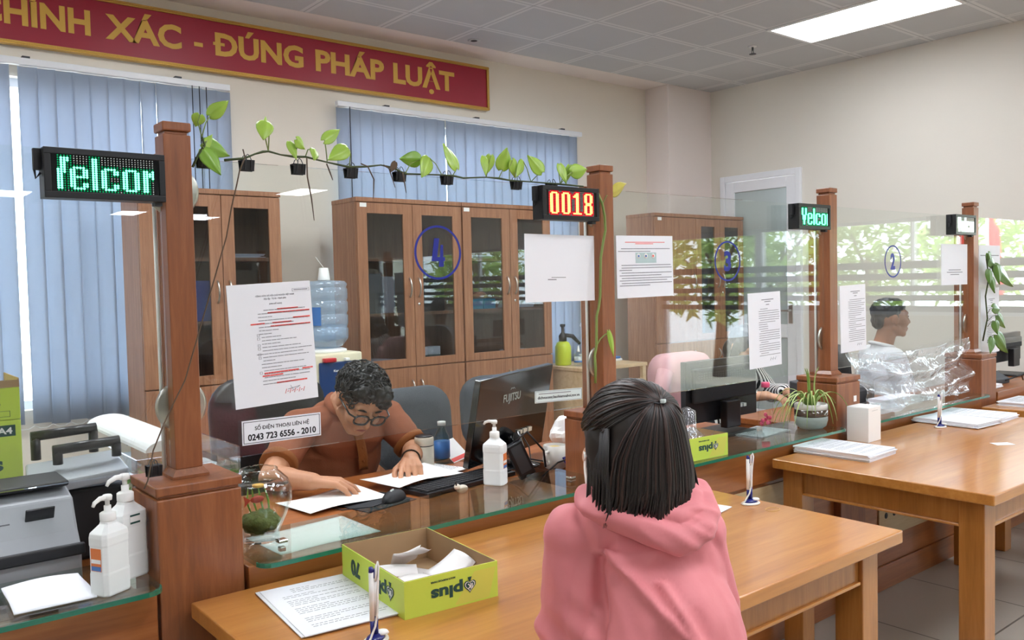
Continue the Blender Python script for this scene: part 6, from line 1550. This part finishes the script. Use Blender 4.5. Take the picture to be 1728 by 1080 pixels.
def jf(p, q):
    d = p - C0; a, b_ = d.dot(r), d.dot(f)
    v = .015 * math.exp(-((a + .02 + (p.z - .92) * .85) / .011) ** 2) * (b_ < 0) * (p.z < .97) + .012 * math.exp(-((a - .05 + (p.z - .86) * .55) / .010) ** 2) * (b_ < 0) * (p.z < .93) + .004 * math.exp(-((a + .06 + (p.z - .9) * .25) / .012) ** 2) * (b_ < .02)
    v -= .020 * math.exp(-((a + .088 - (p.z - .85) * .10) / .009) ** 2) * (p.z < .965) * (b_ < .05)
    if a < -.09: v += .005 * math.sin((p.z + a * .8) * 95) * max(0, .90 - p.z) / .1
    w_ = Vector((a * 10 + p.z * 5, b_ * 6, p.z * 7 - a * 6)); v += .0075 * (1 - 2.4 * abs(noise.noise(w_))) + .003 * noise.noise(w_ * 2.3)
    return v
J.build('jacket', 'jacketp', wom, O, .0055, 4, jf)
# hood, fallen back in folds below the hair
K = Blob()
hood = [(-.085, .005, 1.045, .020), (-.084, -.040, 1.040, .020), (-.050, -.078, 1.028, .021), (.005, -.100, 1.008, .021), (.050, -.104, .994, .021), (.088, -.088, 1.006, .020), (.110, -.050, 1.028, .020), (.108, -.005, 1.050, .018)]
K.chain([Q(a, b_, z) for a, b_, z, q in hood], [q for *_, q in hood])
h2 = [(-.070, -.02, 1.058, .017), (-.045, -.062, 1.050, .017), (.010, -.082, 1.036, .017), (.050, -.084, 1.026, .017), (.080, -.068, 1.036, .017), (.090, -.02, 1.06, .016)]
K.chain([Q(a, b_, z) for a, b_, z, q in [(-.05, -.03, 1.065, .015), (-.02, -.055, 1.060, .015), (.035, -.062, 1.05, .015), (.07, -.045, 1.058, .015)]], [.016, .016, .017, .016])
K.chain([Q(a, b_, z) for a, b_, z, q in h2], [q for *_, q in h2]); K.cap(Q(-.082, -.04, 1.05), Q(-.072, -.045, 1.078), .016, .004)
def hf(p, q):
    d = p - C0; a, b_ = d.dot(r), d.dot(f); w_ = Vector((a * 9, b_ * 14, p.z * 30 + a * 10)); return .007 * (1 - 2 * abs(noise.noise(w_)))
K.build('hood', 'jacketp', wom, O, .0045, 3, hf)
tr = Blob()
for s in (-1, 1): tr.chain([Q(s * .085, -.06, .50), Q(s * .12, .30, .50), Q(s * .11, .30, .10)], [.098, .068, .05])
tr.ell(Q(0, -.07, .50), (.17, .13, .09)); tr.build('trousers', 'trouser', wom, O, .01, 2)
# hair: smooth mass drawn back to a tie, then hanging to the nape
Hw = Blob(); Hw.ell(Pw(0, -.018, .024), (.083, .099, .086), HRw); Hw.ell(Pw(0, -.045, -.030), (.086, .070, .085), HRw); Hw.ell(Pw(.0, -.058, -.080), (.084, .050, .070), HRw)
for s, yy in ((-1, -.014), (1, -.010)): Hw.chain([Pw(s * .066, yy, .02), Pw(s * .072, yy - .004, -.05), Pw(s * .074, yy - .008, -.105)], [.024, .023, .014])
Hw.cap(Pw(-.05, -.075, -.085), Pw(-.055, -.072, -.125), .026, .008).cap(Pw(0, -.085, -.085), Pw(.0, -.085, -.13), .028, .008).cap(Pw(.05, -.075, -.10), Pw(.065, -.06, -.155), .026, .008)
for s in (-1, 1): Hw.ell(Pw(s * .076, -.014, -.006), (.018, .032, .046), HRw)
hairw = Hw.build('hair', 'hairw', wom, O, .0045, 4, lambda p, q: -.002)
R = random.Random(17); st, st2 = MB(), MB(); tie = Vector((.004, -.098, .068))
for i in range(1250):
    front = i % 5 < 2; a = R.uniform(-1, 1)
    if front:       # drawn back from the brow to the tie, lying on the crown
        cE, rE = Vector((0, -.018, .024)), Vector((.083, .099, .086)); d0 = Vector(((tie.x) / .083, (tie.y + .018) / .099, (tie.z - .024) / .086)).normalized()
        az = a * 1.9; d1 = Vector((math.sin(az) * .97, math.cos(az) * .97, .22 + R.uniform(-.25, .1))).normalized(); om = d0.angle(d1); pts = []
        for q in (0, .25, .5, .75, 1):
            dd = (d0 * math.sin((1 - q) * om) + d1 * math.sin(q * om)) / math.sin(om); pts.append(tuple(cE + Vector((dd.x * rE.x, dd.y * rE.y, dd.z * rE.z)) * 1.0))
        pts = pts[::-1]
    else:           # from the tie and the sides down
        x0 = a * .088; zb = R.uniform(-.150, -.092) - .014 * a + .010 * math.sin(9 * a); y0 = -.117 + .052 * a * a
        pts = [(tie.x + x0 * .18, tie.y, tie.z), (x0 * .55, -.119 + .018 * a * a, .045), (x0 * .92, y0 - .004, -.02), (x0 * 1.02, y0 - .004, -.085), (x0 * 1.02 + R.uniform(-.012, .012), y0 + .012, zb)]
    k = []
    for j in range(len(pts) - 1):
        for q in (0, .5): k.append(Vector(pts[j]) * (1 - q) + Vector(pts[j + 1]) * q)
    k.append(Vector(pts[-1])); k2 = [k[0]] + [(k[j - 1] + k[j] * 2 + k[j + 1]) / 4 for j in range(1, len(k) - 1)] + [k[-1]]
    ww = R.uniform(.0009, .0022); R_off = R.uniform(.0, .006)
    (st if i % 4 else st2).tube([Pw(*p) - O + (Pw(*p) - HCw).normalized() * R_off for p in k2], [ww] * (len(k2) - 1) + [.0004], 5)
for i in range(110):  # loose side locks
    s = R.choice((-1, 1)); y0 = R.uniform(-.065, .005); st.tube([Pw(s * .080, y0, .03) - O, Pw(s * .090, y0 - .005, -.04) - O, Pw(s * (.093 + R.uniform(-.004, .01)), y0 - .01, -.11) - O, Pw(s * (.090 + R.uniform(-.01, .014)), y0 - .01, R.uniform(-.135, -.105)) - O], [.002, .0022, .002, .0005], 5)
st.build('strands', 'hairw', hairw); st2.build('highlight_strands', 'hairw2', hairw)
MB().tube([Pw(tie.x + .014 * math.cos(a * PI / 8), tie.y - .004 + .005 * math.sin(a * PI / 8), tie.z + .004 + .004 * math.sin(a * PI / 8)) - O for a in range(17)], .0028, 6).build('hair_tie', 'black', wom)
tag(MB().box(-.006, -.004, -.003, .006, .004, .003).build('hair_clip', 'ledoff', None, Pw(tie.x + .004, tie.y - .010, tie.z + .004), (0, 0, .5), bevel=.001), 'tiny pale clip on the hair tie of the woman in pink', 'hair clip')
mk = MB(); n = 10
def maskf(u, v):
    a = math.radians(-75 + 150 * u); z_ = -.02 - .085 * v
    return Pw(.071 * math.sin(a), .022 + (.082 - .012 * abs(v - .4)) * math.cos(a) , z_) - O
mk.sheet(maskf, 16, 8, .0015)
for s in (-1, 1): mk.tube([Pw(s * .070, .045, -.035) - O, Pw(s * .080, .01, -.015) - O], .0015, 6)
mk.build('face_mask', 'mask', wom)
t = thing('stool', 'plain wooden seat under the woman in the pink jacket', 'stool', Q(0, -.06, 0))
MB().lathe([(.001, .375), (.17, .375), (.175, .385), (.17, .400), (.001, .402)], n=32).build('seat', 'tableleg', t)
for i in range(4): a = PI / 4 + i * PI / 2; MB().tube([(.11 * math.cos(a), .11 * math.sin(a), .374), (.16 * math.cos(a), .16 * math.sin(a), 0)], [.018, .015], 10).build('leg', 'tableleg', t)

# ---------------------------- clerk in the white shirt, in profile
O = Vector((5.08, 2.62, 0))
c2 = thing('person', 'man in a white shirt with short black hair, seen in profile', 'person', O)
f2 = Vector((.80, -.60, 0)).normalized(); r2 = Vector((f2.y, -f2.x, 0)); H2 = Vector((5.085, 2.575, 1.168)); R2 = frame(f2 + Vector((0, 0, .04)), r2)
S2 = Vector((5.055, 2.62, 0)); Q2 = lambda a, b_, z: S2 + r2 * a + f2 * b_ + Z * z
B = Blob(); P2 = head(B, H2, R2, 1.06, Q2(0, 0, .98)); B.ell(Q2(0, 0, .80), (.17, .11, .2), frame(f2, r2)); B.ell(Q2(0, -.02, .56), (.17, .13, .14)); B.cap(Q2(-.15, 0, .93), Q2(.15, 0, .93), .05)
for s in (-1, 1):
    B.chain([Q2(s * .17, 0, .92), Q2(s * .22, .06, .68), Q2(s * .12, .22, .66)], [.05, .042, .03]); hand(B, Q2(s * .12, .22, .66), f2 - r2 * s * .2, -r2 * s, (.5, .5, .6, .6))
    B.chain([Q2(s * .09, 0, .52), Q2(s * .12, .36, .52), Q2(s * .11, .36, .09)], [.085, .06, .04]); B.cap(Q2(s * .11, .36, .08), Q2(s * .11, .49, .04), .035, .03)
B.build('body', 'skin3', c2, O, .006, 3)
S_ = Blob(); S_.ell(Q2(0, 0, .80), (.185, .125, .21), frame(f2, r2)); S_.ell(Q2(0, -.02, .60), (.18, .14, .14)); S_.cap(Q2(-.155, 0, .93), Q2(.155, 0, .93), .062); S_.cap(Q2(0, 0, .97), Q2(0, 0, .9), .07, .11)
for s in (-1, 1): S_.chain([Q2(s * .17, 0, .92), Q2(s * .22, .06, .68), Q2(s * .16, .16, .665)], [.066, .056, .045])
S_.build('shirt', 'shirtw', c2, O, .008, 3, wrinkle(9, .004, 3))
c = MB(); c.tube([Q2(.07 * math.cos(a * PI / 8), .062 * math.sin(a * PI / 8), 1.0 - .016 * math.sin(a * PI / 8)) - O for a in range(-5, 13)], .018, 8, flat=.6); c.build('collar', 'shirtw', c2)
T_ = Blob(); 
for s in (-1, 1): T_.chain([Q2(s * .09, 0, .52), Q2(s * .12, .36, .52), Q2(s * .11, .36, .12)], [.10, .072, .055])
T_.build('trousers', 'trouser', c2, O, .012, 2)
Hh = Blob(); Hh.ell(P2(0, -.026, .040), (.086, .100, .080), R2); Hh.ell(P2(0, .022, .060), (.074, .058, .052), R2); Hh.ell(P2(0, -.082, -.01), (.064, .030, .06), R2)
for s in (-1, 1): Hh.cap(P2(s * .074, -.01, .04), P2(s * .076, .0, -.01), .014, .008)
Hh.build('hair', 'hairb', c2, O, .006, 3, lambda p, q: .004 * noise.noise(p * 60))
for s in (-1, 1):
    MB().tube([P2(s * .018, .086, .020) - O, P2(s * .05, .072, .022) - O], .004, 6).build('eyebrow', 'hairb', c2)
    MB().ell(P2(s * .031, .080, .001) - O, (.007, .007, .005)).build('eye', 'blackm', c2)
MB().tube([P2(-.017, .084, -.071) - O, P2(0, .087, -.0705) - O, P2(.017, .084, -.071) - O], [.003, .005, .003], 8).build('lips', 'lip', c2)
office_chair(S2.x - f2.x * .05, S2.y - f2.y * .05, math.atan2(f2.y, f2.x) + PI / 2, 'black office chair of the man in the white shirt', 'leather', .46, .50, .52, arms=False)

# ---------------------------- clerk in the striped shirt, mostly hidden
O = Vector((4.13, 3.06, 0))
c3 = thing('person', 'person in a black and white striped shirt bent behind the black monitor', 'person', O)
f3 = Vector((-.12, -1, 0)).normalized(); r3 = Vector((f3.y, -f3.x, 0)); H3 = Vector((4.10, 2.93, 1.035)); R3 = frame(f3 + Vector((0, 0, -.55)), r3)
Q3 = lambda a, b_, z: O + r3 * a + f3 * b_ + Z * z
B = Blob(); P3 = head(B, H3, R3, 1.0, Q3(0, .03, .93)); B.ell(Q3(0, 0, .76), (.155, .10, .19), frame(f3, r3)); B.ell(Q3(0, -.03, .56), (.16, .12, .13)); B.cap(Q3(-.14, .02, .89), Q3(.14, .02, .89), .045)
for s in (-1, 1):
    B.chain([Q3(s * .155, .02, .88), Q3(s * .21, .12, .75), Q3(s * .10, .36, .785)], [.045, .038, .026]); hand(B, Q3(s * .10, .36, .785), f3 - r3 * s * .3 - Z * .1, -r3 * s, (.5, .5, .6, .6), k=.95)
    B.chain([Q3(s * .085, 0, .52), Q3(s * .12, .36, .52), Q3(s * .11, .36, .09)], [.085, .058, .038]); B.cap(Q3(s * .11, .36, .08), Q3(s * .11, .48, .04), .034, .028)
B.build('body', 'skin2', c3, O, .006, 3)
S_ = Blob(); S_.ell(Q3(0, 0, .76), (.172, .115, .20), frame(f3, r3)); S_.ell(Q3(0, -.03, .60), (.172, .13, .13)); S_.cap(Q3(-.145, .02, .89), Q3(.145, .02, .89), .058); S_.cap(Q3(0, .02, .93), Q3(0, .02, .87), .065, .10)
for s in (-1, 1): S_.chain([Q3(s * .155, .02, .88), Q3(s * .21, .12, .75), Q3(s * .14, .28, .78)], [.062, .055, .045])
S_.build('striped_shirt', 'stripe', c3, O, .008, 3, wrinkle(9, .004, 6))
Hh = Blob(); Hh.ell(P3(0, -.022, .030), (.088, .100, .088), R3); Hh.ell(P3(0, -.06, -.05), (.085, .06, .085), R3); Hh.ell(P3(0, .045, .07), (.064, .036, .03), R3)
for s in (-1, 1): Hh.chain([P3(s * .072, .0, .03), P3(s * .083, .01, -.05), P3(s * .08, .01, -.12)], [.024, .026, .014])
Hh.build('hair', 'hairb', c3, O, .006, 4, lambda p, q: .003 * noise.noise(Vector((p.x * 80, p.y * 80, p.z * 15))))
T_ = Blob()
for s in (-1, 1): T_.chain([Q3(s * .085, 0, .52), Q3(s * .12, .36, .52), Q3(s * .11, .36, .12)], [.10, .07, .05])
T_.build('trousers', 'trouser', c3, O, .012, 2)
